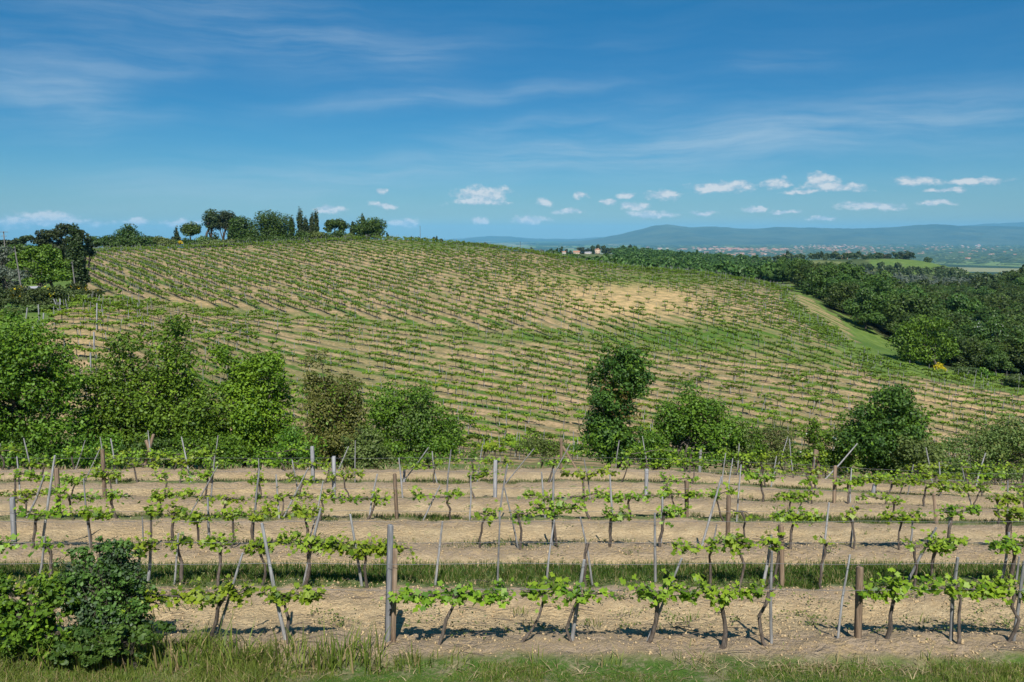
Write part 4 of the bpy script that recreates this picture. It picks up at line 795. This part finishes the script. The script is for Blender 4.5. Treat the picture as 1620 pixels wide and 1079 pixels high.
def make_vine(loc, geo, label, group, rz=0, leafmat='vine'):
    tr, co, fo = geo; o = empty('grapevine', loc, rz); tag(o, label, 'grapevine', group)
    tr.build('trunk', M['bark'], o, True)
    if co.n: co.build('cordon', M['bark'], o, True)
    if fo.n: fo.build('foliage', M[leafmat], o)
    return o
def rowx(px, k, h=0.0):
    """X of a photo column on near row k at height h"""
    Y = ROW0+ROWS*(k-1); x = 0.0
    for _ in range(5): z = gz1(x, Y)+h; x = (px-CX)/FPX*(Y*ct-z*st)
    return x, Y
def tilt_word(d): return 'upright' if abs(d) < .07 else ('leaning right' if d > 0 else 'leaning left')
# vines: row -> (base px, trunk top px, foliage from px, to px, density)
VN = {1: [(40, 48, -20, 90, .9), (120, 128, 70, 170, .8), (205, 215, 180, 260, .8), (329, 357, 232, 401, 1.15), (459, 448, 418, 514, 1.0), (689, 726, 632, 808, 1.25), (814, 859, 822, 890, 1.0), (905, 914, 884, 975, .9), (1022, 1036, 994, 1056, 1.1), (1134, 1136, 1066, 1192, 1.1), (1219, 1221, 1214, 1236, .35), (1399, 1417, 1368, 1440, 1.2), (1508, 1515, 1444, 1588, 1.0), (1602, 1611, 1560, 1655, 1.1)],
      2: [(-30, -20, -60, 20, 1), (78, 74, 62, 95, .6), (215, 220, 190, 252, 1), (284, 276, 256, 298, .8), (340, 344, 318, 372, 1.0), (412, 410, 380, 452, 1.1), (481, 492, 457, 541, 1.15), (577, 575, 505, 662, 1.2), (935, 930, 926, 936, .2), (1120, 1122, 1066, 1128, .8), (1206, 1218, 1190, 1246, .55), (1165, 1160, 1130, 1193, 1.1), (1301, 1304, 1296, 1312, .2), (1440, 1445, 1432, 1456, .35), (1489, 1481, 1462, 1532, 1.0), (1582, 1588, 1556, 1616, 1.2)],
      3: [(57, 63, 33, 105, .6), (142, 142, 120, 170, 1.1), (240, 241, 228, 256, .8), (278, 278, 266, 293, .9), (318, 318, 300, 338, .9), (368, 370, 352, 386, .8), (398, 405, 402, 442, .9), (480, 484, 458, 512, 1.1), (760, 768, 752, 786, .7), (822, 816, 812, 838, .6), (887, 877, 844, 915, 1.1), (964, 966, 958, 994, .9), (1042, 1051, 1046, 1086, .9), (1182, 1177, 1150, 1190, .1), (1255, 1262, 1221, 1294, 1.1), (1345, 1345, 1335, 1360, .4), (1420, 1420, 1394, 1448, 1.0), (1501, 1503, 1496, 1549, 1.0), (1585, 1588, 1570, 1630, 1.0)]}
ST = {1: [(335, 383, 876), (451, 414, 828), (905, 924, 884), (1023, 1078, 882), (1224, 1224, 876), (1330, 1345, 878), (1512, 1518, 884), (1610, 1616, 885)],
      2: [(56, 72, 848), (228, 237, 856), (272, 284, 842), (479, 508, 804), (572, 555, 812), (687, 700, 826), (787, 791, 818), (864, 877, 824), (938, 918, 818), (1039, 1036, 812), (1208, 1224, 850), (1300, 1312, 796), (1436, 1478, 832), (1588, 1596, 842), (1612, 1612, 880)],
      3: [(60, 84, 722), (141, 130, 758), (226, 228, 816), (330, 330, 786), (398, 410, 756), (482, 512, 760), (820, 798, 772), (875, 876, 742), (964, 965, 752), (1044, 1048, 786), (1110, 1140, 752), (1131, 1134, 830), (1347, 1350, 800), (1442, 1444, 818), (1500, 1504, 810)],
      4: [(292, 346, 736), (444, 488, 740), (668, 696, 768), (583, 597, 750), (742, 745, 752), (402, 410, 742), (1255, 1270, 790), (1046, 1048, 790)]}
# squared posts: row, base px, top px, top y, material, half width m
PO = [(1, 611, 617, 832, 'stake', .042), (1, 620, 625, 869, 'post', .042), (1, 1362, 1359, 895, 'post', .045), (2, 1240, 1235, 830, 'post', .045), (3, 18, 19, 787, 'stake', .055), (3, 1153, 1153, 784, 'post', .05), (3, 1600, 1595, 813, 'post', .05),
      (4, 90, 88, 741, 'post', .05), (4, 1088, 1086, 760, 'post', .045), (4, 627, 624, 750, 'post', .04), (4, 1486, 1479, 782, 'post', .055), (5, 163, 162, 711, 'post', .055), (5, 527, 528, 722, 'stake', .065), (5, 783, 784, 728, 'stake', .06), (5, 1023, 1023, 742, 'stake', .05), (5, 1322, 1322, 737, 'post', .05),
      (6, 494, 494, 706, 'stake', .055), (6, 638, 640, 741, 'stake', .055), (6, 1383, 1385, 767, 'stake', .055), (7, 1108, 1108, 710, 'stake', .05), (6, 1616, 1614, 763, 'post', .055), (7, 888, 888, 693, 'post', .05)]
for k in range(4, 8):
    VN.setdefault(k, []); ST.setdefault(k, []); px = -60.0 + rv.uniform(0, 40)
    pm = FPX/(ROW0+ROWS*(k-1))                           # px per metre on this row
    while px < 1690:
        gapf = k < 7 or px < 540 or px > 940
        side = .60 if 540 < px < 960 else .82
        if gapf and rv.random() < side:
            dn = rv.uniform(.45, 1.15) * (1.15 if px > 1100 or px < 420 else .85)
            VN[k].append((px, px+rv.normal()*.17*pm, px-rv.uniform(.1, .85)*pm, px+rv.uniform(.1, .85)*pm, dn))
        if gapf and rv.random() < .50:
            le = rv.normal()*.10 + (rv.uniform(.3, .75) if rv.random() < .26 else 0) - (.35 if rv.random() < .07 else 0)
            ST[k].append((px+rv.uniform(-.1, .3)*pm, le, None))
        px += rv.uniform(.8, 1.35)*pm
n_vines = n_stakes = 0
NG = 'grapevines of the near vineyard'; SG = 'stakes of the near vineyard'; PG = 'squared posts of the near vineyard'
for k in sorted(VN):
    for i, (b, tp, l, r, dn) in enumerate(sorted(VN[k])):
        x, Y = rowx(b, k); h = rv.uniform(.68, .80) if k < 4 else rv.uniform(.55, .70); xt, _ = rowx(tp, k, h); xl, _ = rowx(l, k, h); xr, _ = rowx(r, k, h)
        geo = vine_geo(xt-x, xl-x, xr-x, rv, dn*(1.3 if k < 4 and dn > .3 else 1.0), .098 if k < 3 else .104, h)
        look = ('bare gnarled vine' if dn < .15 else 'sparsely leafed gnarled vine' if dn < .65 else 'gnarled vine with bushy bright leaves' if dn > 1.05 else 'gnarled vine with bright leaves')
        y_ = Y + rv.normal()*.06
        make_vine((x, y_, gz1(x, y_)), geo, f'{look}, {ordinal(i)} from the left in the {ROWN[k]}', NG); n_vines += 1
    for i, s_ in enumerate(sorted(ST[k])):
        b, tx, ty = s_; x, Y = rowx(b, k); y_ = Y + rv.uniform(.03, .12); z = gz1(x, y_)
        if ty is None: hh = rv.uniform(1.0, 1.45); top = np.array([tx*hh, rv.normal()*.08, hh])
        else: a, t = pxray(tx, ty); top = np.array([a*y_-x, rv.normal()*.04, t*y_-z])
        mid = top*.5+rv.normal(size=3)*[.02, .02, 0]; rad = rv.uniform(.016, .027)
        mb = MB(); tube(mb, [-.15*top/np.linalg.norm(top), mid, top], [rad, rad*.95, rad*.75], 7)
        o = mb.build('vine_stake', M['stake'], None, True); o.location = (x, y_, z)
        tag(o, f'thin grey wooden stake, {tilt_word(top[0]/max(top[2], .1))}, {ordinal(i)} from the left in the {ROWN[k]}', 'stake', SG); n_stakes += 1
PL = {611: 'grey squared post touching a brown one in the front row', 620: 'brown squared post touching a grey one in the front row', 1362: 'dark brown squared post standing alone at the right of the front row', 1240: 'brown squared post in the second row'}
def post(base, top, hw, mat, label, group=PG, name='wooden_post'):
    b, t = Vector(base), Vector(top); L = (t-b).length; mb = MB()
    V = []
    for z, s in ((-.25, 1), (L-.015, 1), (L, .8)): V += [(-hw*s, -hw*s*.8, z), (hw*s, -hw*s*.8, z), (hw*s, hw*s*.8, z), (-hw*s, hw*s*.8, z)]
    mb.add(V, [[q*4+a, q*4+(a+1) % 4, q*4+4+(a+1) % 4, q*4+4+a] for q in (0, 1) for a in range(4)] + [[8, 9, 10, 11]])
    o = mb.build(name, M['greypost' if mat == 'stake' else mat]); o.location = b; q = (t-b).to_track_quat('Z', 'Y'); o.rotation_euler = q.to_euler(); tag(o, label, 'post', group); return o
cnt = {}
for (k, b, tx, ty, mt, hw) in PO:
    x, Y = rowx(b, k); Y += .1; z = gz1(x, Y); a, t = pxray(tx, ty); cnt[k] = cnt.get(k, -1)+1
    colr = 'grey' if mt == 'stake' else 'brown'
    post((x, Y, z), (a*Y, Y+rv.normal()*.03, t*Y), hw*.82, mt, PL.get(b, f'{colr} squared post in the {ROWN[k]}, {ordinal(cnt[k])} post of that row from the left'))
for (b, bk, tx, ty, lb) in [(224, 7, 243, 687, 'brown post of a crossed pair, leaning right, before the maples'), (244, 7, 231, 696, 'brown post of a crossed pair, leaning left, before the maples'), (1286, 7, 1290, 711, 'left leg of a brown post pair leaning together before the white flowered bush'), (1301, 7, 1292, 712, 'right leg of a brown post pair leaning together before the white flowered bush'), (915, 7, 890, 706, 'slanted brace of the tall post in the hedge gap')]:
    x, Y = rowx(b, bk); Y += .1 + (.12 if b in (244, 1301, 915) else 0); a, t = pxray(tx, ty); post((x, Y, gz1(x, Y)), (a*Y, Y, t*Y), .045, 'post', lb)
for k in range(1, 7):                                    # trellis wires
    for h in ((.80, 1.15) if k < 3 else (.80,)):
        Y = ROW0+ROWS*(k-1); xs = np.linspace(-.72*Y, .72*Y, 40); Z = gz(xs, np.full(40, Y)) + h + np.abs(np.sin(xs*1.1))*-.02
        mb = MB(); tube(mb, np.stack([xs, np.full(40, Y+.02), Z], 1), .0034, 4)
        tag(mb.build('trellis_wire', M['wire']), f'{"upper" if h > 1 else "lower" if k < 3 else "single"} thin trellis wire strung along the {ROWN[k]}', 'wire', 'trellis wires of the near vineyard')
# ------------------------------------------------------------------ hillside vines
gh = np.random.default_rng(123)
TPL = []
for q in range(12):
    g = np.random.default_rng(300+q); w = g.uniform(.38, .74, 2); TPL.append(vine_geo(g.normal()*.12, -w[0], w[1], g, g.uniform(.7, 1.15), .125, g.uniform(.7, .85), detail=False))
HV = []                                                   # x, y, z, heading, row, block
def hidden(px, py):
    for (ex_, ey_, rx, ry) in HEDGE_PX:
        if ((px-ex_)/(rx*.97))**2+((py-ey_)/(ry*.97))**2 < 1: return True
    return False
for blk in (0, 1):
    for r in range(*((8, 66) if blk == 0 else (-40, 130))):
        n = 500 if blk == 0 else 420
        if blk == 0:
            X = np.cumsum(gh.uniform(.7, 1.25, 240)) - 75; Y = r*2.5 - fa_(X); hd = np.arctan2(-.5/np.cosh((X-8)/40)**2, 1)
        else:
            sN = np.cumsum(gh.uniform(.65, 1.05, 420)); u = r*1.232*2.5; Y = 60 + sN*.82; X = u - .72*Y; hd = np.full(len(X), math.atan2(1, -.72))
        k_ = (Y > 44) & (Y < 224); X, Y, hd = X[k_], Y[k_], hd[k_]
        if not len(X): continue
        X = X + gh.normal(size=len(X))*.07; Z = gz(X, Y); px, py = project(X, Y, Z)
        b_ = py < np.interp(px, BX, BY)
        ok = inpoly(px, py, HILL) & ~inpoly(px, py, TRACK) & (px > -40) & (px < 1670) & (b_ == bool(blk)) & ((np.abs(py-np.interp(px, BX, BY)) > 4) | (px > 760))
        bare_ = np.exp(-(((px-1010)/110)**2+((py-478)/26)**2))*1.0 + np.exp(-(((px-880)/120)**2+((py-455)/22)**2))*.35
        thin_ = np.clip((vnoise(X*.16, Y*.16, 77)-.52)*1.6, 0, .6)
        ok &= gh.random(len(X)) > np.clip(.12 + bare_*.75 + thin_, 0, .93)
        for x, y, z, h, p, q in zip(X[ok], Y[ok], Z[ok], hd[ok], px[ok], py[ok]): HV.append((x, y, z, h, r, blk, p, q))
vis = sorted([v for v in HV if not hidden(v[6], v[7]-6) and v[7] < 735 and 0 < v[6] < 1620], key=lambda v: v[1])
single = vis[:max(0, 300-n_vines)]; sset = set(id(v) for v in single)
SEG = [(0, 'above the leafy maples', 590), (590, 'left of the slender tree', 945), (945, 'right of the slender tree', 1330), (1330, 'above the brown scrub', 9999)]
HPR = [make_vine((0, 0, -900), TPL[q], 'x', 'nearest hillside grapevines', 0, 'vine') for q in range(12)]
used = [False]*12; byrow = {}
for v in single:
    sg = next(i for i, s_ in enumerate(SEG) if v[6] < s_[2]); byrow.setdefault((sg, v[4]), []).append(v)
rows_in = {}
for (sg, r) in sorted(byrow): rows_in.setdefault(sg, []).append(r)
for (sg, r), L in sorted(byrow.items()):
    ri = rows_in[sg].index(r)
    for i, v in enumerate(sorted(L, key=lambda v: v[6])):
        q = int(gh.integers(12)); lab = f'{ordinal(i)} small vine in the {ordinal(ri)} hillside row {SEG[sg][1]}'
        loc = (v[0], v[1], v[2]); s_ = gh.uniform(.8, 1.2)
        if not used[q]: HPR[q].location = loc; HPR[q].rotation_euler = (0, 0, v[3]); HPR[q]['label'] = lab; used[q] = True
        else: copy_thing(HPR[q], loc, v[3], s_, lab)
for q in range(12):
    if not used[q]:
        for c_ in list(HPR[q].children): bpy.data.objects.remove(c_)
        bpy.data.objects.remove(HPR[q])
wood, leafm = MB(), MB(); arr = [(t[0].arrays(), t[1].arrays(), t[2].arrays()) for t in TPL]
HS = []
for v in HV:
    if gh.random() < .5: HS.append((v[0]+gh.normal()*.1+.1, v[1]+.12, v[2], v[6], v[7]))
    if id(v) in sset: continue
    q = int(gh.integers(12)); s_ = gh.uniform(.7, 1.25)
    Mx = Matrix.Translation((v[0], v[1], v[2])) @ Matrix.Rotation(v[3] + (math.pi if gh.random() < .5 else 0), 4, 'Z') @ Matrix.Diagonal((s_*(1.3 if v[5] and v[6] < 620 else 1.1), s_, s_, 1))
    wood.merge(arr[q][0], Mx); wood.merge(arr[q][1], Mx); leafm.merge(arr[q][2], Mx)
mv = leafm.build('hillside_vine_foliage', M['vinefar']); tag(mv, 'mass of small vines on the far hillside rows', 'vines', None, 'stuff')
tag(wood.build('hillside_vine_wood', M['bark'], mv), None, None, None, 'stuff')
HS.sort(key=lambda v: v[1]); hs_vis = [v for v in HS if not hidden(v[3], v[4]-10) and 0 < v[3] < 1620 and v[4] < 735]
sing = hs_vis[:max(0, 298-n_stakes)]; sid = set(id(v) for v in sing); far = MB(); byseg = {}
def stake_path():
    h = gh.uniform(1.1, 1.7); l = gh.normal()*.09 + (.3 if gh.random() < .06 else 0); return [(0, 0, -.15), (l*h, gh.normal()*.06, h)]
for v in sing:
    sg = next(i for i, s_ in enumerate(SEG) if v[3] < s_[2]); byseg.setdefault(sg, []).append(v)
for sg, L in sorted(byseg.items()):
    bands = {}
    for v in L: bands.setdefault(int(v[1]/2.5), []).append(v)
    for bi, bk in enumerate(sorted(bands)):
        for i, v in enumerate(sorted(bands[bk], key=lambda v: v[3])):
            mb = MB(); tube(mb, stake_path(), [.03, .022], 6); o = mb.build('vine_stake', M['stake'], None, True); o.location = v[:3]
            tag(o, f'{ordinal(i)} grey stake in the {ordinal(bi)} hillside row {SEG[sg][1]}', 'stake', 'nearest hillside stakes')
for v in HS:
    if id(v) in sid: continue
    P = np.array(stake_path()) + np.array(v[:3]); tube(far, P, [.034, .028], 3)
tag(far.build('hillside_stakes', M['stake']), 'mass of thin grey stakes on the far hillside rows', 'stakes', None, 'stuff')
for (px, py, hpx, dx, lb) in [(95, 497, 24, -.35, 'left leg of the end post pair at the left headland'), (96, 497, 24, .03, 'right leg of the end post pair at the left headland'), (68, 522, 27, .12, 'leaning end post left of the post pair at the headland'), (52, 544, 27, .06, 'end post at the left field edge above the dark hedge oak'), (41, 507, 20, .2, 'left end post by the broom bushes'), (62, 506, 24, .02, 'second end post by the broom bushes'), (153, 524, 44, .08, 'tall grey post high on the left of the hillside'), (144, 592, 34, .05, 'grey post above the tall spiked maple'), (149, 556, 30, .06, 'grey post higher up behind the tall spiked maple')]:
    x, y, z = hit(px, py, 45); h = hpx*y/FPX; post((x, y, z), (x+dx*h*(1 if dx != -.35 else 1), y, z+h), .05, 'stake', lb, 'end posts of the hillside rows')
# ------------------------------------------------------------------ grass, weeds, straw, clods
gg = np.random.default_rng(55)
def blades(mb, X, Y, H, g, lean=.35, w=.006, Z=None):
    n = len(X); Z = gz(X, Y) if Z is None else Z; an = g.uniform(0, 6.28, n); la = g.uniform(0, 6.28, n); le = np.abs(g.normal(size=n))*lean*H
    W = w*(.6+H/.25); sx, sy = np.cos(an)*W, np.sin(an)*W; lx, ly = np.cos(la)*le, np.sin(la)*le
    def P(f, ww, hz): return np.stack([X+lx*f*f+sx*ww, Y+ly*f*f+sy*ww, Z-.03+hz*H], 1)
    V = np.stack([P(0, -1, 0), P(0, 1, 0), P(.55, -.75, .6), P(.55, .75, .6), P(1, 0, 1)], 1).reshape(-1, 3)
    b = np.arange(n)[:, None]*5; t = np.clip(g.normal(.5, .22, n), 0, .92); t = np.where(g.random(n) < .16, .97, t)
    mb.add(V, b+np.array([[0, 1, 3, 2]]), t); 
    mb.add(np.zeros((0, 3)), np.zeros((0, 3), int)) if False else None
    F3 = (b+np.array([[2, 3, 4]])) + (mb.n - n*5); mb.f.setdefault(3, []).append((F3, t.astype(np.float32)))
def rnd(n, x0, x1, y0, y1): return gg.uniform(x0, x1, n), gg.uniform(y0, y1, n)
mb = MB()
X, Y = rnd(80000, -8, 8.4, 8.35, 9.75); lim = 9.32 + .35*sstep(-2, -4.5, X) + fbm(X*1.1, Y*1.1, 3, 8)*.7; k_ = Y < lim; X, Y = X[k_], Y[k_]
H = (.026+.044*vnoise(X*2, Y*2, 4)**1.5)*gg.uniform(.6, 1.4, len(X)) * (1+1.6*sstep(-1.8, -4.5, X)) * (.75+.8*(vnoise(X*.9, Y*.9, 31) > .62)); blades(mb, X, Y, H, gg, .7, .0034)
X, Y = rnd(900, -6.5, -1.6, 8.9, 9.6); blades(mb, X, Y, gg.uniform(.2, .5, 900), gg, .55, .0045)
for cx, n in ((-1.25, 120), (-.7, 40), (1.1, 18), (2.1, 22), (4.1, 22), (-3.2, 300), (5.2, 22), (.3, 16), (-2.2, 120)):
    X = cx+gg.normal(size=n)*.14; Y = 9.15+gg.normal(size=n)*.09; blades(mb, X, Y, gg.uniform(.08, .30, n), gg, .55, .0042)
X, Y = rnd(1500, -8, 8, 9.3, 28); k_ = vnoise(X*1.3, Y*1.3, 17) > .72; X, Y = X[k_], Y[k_]; X = np.repeat(X, 9)+gg.normal(size=len(X)*9)*.06; Y = np.repeat(Y, 9)+gg.normal(size=len(Y)*9)*.05; blades(mb, X, Y, gg.uniform(.04, .14, len(X)), gg, .7, .006)
tag(mb.build('foreground_grass', M['grass']), 'green grass and weeds along the bottom of the picture', 'grass', None, 'stuff')
mb = MB()
for kk, n in ((2, 60000), (3, 9000), (4, 40000), (5, 9000), (6, 30000), (7, 12000)):
    Yc = ROW0+ROWS*(kk-1); X, Y = rnd(n, -.75*Yc, .78*Yc, Yc-.02, Yc+1.4 if kk == 2 else Yc+.8)
    if kk > 2: k_ = vnoise(X*.5, Y*.9, 40+kk) + .3*vnoise(X*3, Y*3, 3) > (.50 if kk == 4 else .56 if kk == 6 else .80); X, Y = X[k_], Y[k_]
    k_ = gg.random(len(X)) < .35+.9*vnoise(X*2.2, Y*3.0, 60); X, Y = X[k_], Y[k_]
    blades(mb, X, Y, gg.uniform(.06, .19, len(X))*(.8 if kk > 2 else 1), gg, .5, .006)
tag(mb.build('row_grass', M['rowgrass']), 'dark green grass bands between the near vine rows', 'grass', None, 'stuff')
mb = MB()
X, Y = rnd(60000, -8, 8.6, 8.6, 10.1); k_ = gg.random(len(X)) < np.exp(-((Y-9.38)/.30)**2)*(.25+.9*vnoise(X*1.7, Y*1.7, 21)); X, Y = X[k_], Y[k_]; blades(mb, X, Y, gg.uniform(.02, .08, len(X)), gg, 2.2, .008)
for kk in range(2, 8):
    Yc = ROW0+ROWS*(kk-1); X, Y = rnd(5000, -.72*Yc, .75*Yc, Yc-.35, Yc+.25); k_ = gg.random(len(X)) < vnoise(X*1.5, Y*1.5, 70+kk); X, Y = X[k_], Y[k_]; blades(mb, X, Y, gg.uniform(.02, .07, len(X)), gg, 3.0, .012)
X, Y = rnd(22000, -24, 26, 25.0, 29.0); k_ = gg.random(len(X)) < .2+vnoise(X*.6, Y*.6, 90); X, Y = X[k_], Y[k_]; blades(mb, X, Y, gg.uniform(.06, .22, len(X)), gg, .7, .011)
tag(mb.build('dry_straw', M['straw']), 'dry straw and dead grass under the rows and on the brow', 'dry grass', None, 'stuff')
mb = MB(); X, Y = rnd(13000, -9, 9, 9.3, 17.5); k_ = gg.random(len(X)) < np.clip(1.5-(Y-9.3)/7, .25, 1); X, Y = X[k_], Y[k_]; Z = gz(X, Y)+.07*np.cos(2*math.pi*(Y-ROW0)/ROWS)+(fbm(X*3.1, Y*3.1, 4, 5)*.13+fbm(X*.6, Y*.8, 2, 9)*.10)
s_ = np.minimum(np.exp(gg.normal(size=len(X))*.5)*.0125, .026); O = np.array([(1, 0, 0), (0, 1, 0), (-1, 0, 0), (0, -1, 0), (0, 0, .8), (0, 0, -.6)])
V = np.stack([X, Y, Z+s_*.2], 1)[:, None] + s_[:, None, None]*(O[None]*gg.uniform(.6, 1.4, (len(X), 6, 1)) + gg.normal(size=(len(X), 6, 3))*.18)
b = np.arange(len(X))[:, None]*6; t = gg.random(len(X)); mb.add(V.reshape(-1, 3), b+np.array([[0, 1, 4]]), t)
for tri in ((1, 2, 4), (2, 3, 4), (3, 0, 4), (1, 0, 5), (2, 1, 5), (3, 2, 5), (0, 3, 5)): mb.f[3].append((b+np.array([tri]), t.astype(np.float32)))
tag(mb.build('soil_clods', M['clod']), 'loose clods of dry tilled soil', 'clods', None, 'stuff')
print('near vines', n_vines, 'stakes', n_stakes, 'hill vines', len(HV), 'single', len(single), 'hill stakes', len(HS), len(sing), 'wood', nwood, len(extra_wood), len(ridge), len(groves))

mb = MB()
for _ in range(170):
    x, y = gg.uniform(-8, 8), 9.3+abs(gg.normal())*2.6; L = gg.uniform(.12, .55); an = gg.normal()*.6 + (math.pi if gg.random() < .5 else 0); z = gz1(x, y)+.07*math.cos(2*math.pi*(y-ROW0)/ROWS)
    p = np.array([x, y, z+.02]); d = np.array([math.cos(an), math.sin(an)*.5, gg.uniform(-.05, .12)]); tube(mb, [p, p+d*L*.5+[0, 0, gg.uniform(0, .04)], p+d*L], [.006, .005, .003], 4)
tag(mb.build('prunings', M['bark']), 'dead vine prunings lying on the soil of the front rows', 'twigs', None, 'stuff')

mb = MB(); C, N, S = [], [], []
for _ in range(520):
    x, y = gg.uniform(-9, 9.5), 9.9+abs(gg.normal())*3.2
    if vnoise(np.array([x*.6]), np.array([y*.9]), 15)[0] < .42: continue
    z = gz1(x, y)+.07*math.cos(2*math.pi*(y-ROW0)/ROWS)+.02; k = int(gg.integers(6, 22)); r_ = gg.uniform(.03, .13)
    P = np.stack([x+gg.normal(size=k)*r_, y+gg.normal(size=k)*r_, z+np.abs(gg.normal(size=k))*r_*.55], 1); C.append(P); N.append(gg.normal(size=(k, 3))*.5+[0, -.2, 1]); S.append(gg.uniform(.018, .045, k))
C, N, S = np.concatenate(C), np.concatenate(N), np.concatenate(S); leaves(mb, C, N, S, LEAF6, gg, gg.random(len(C)))
tag(mb.build('soil_weeds', M['bramble']), 'small weeds sprouting in the bare soil of the front rows', 'weeds', None, 'stuff')
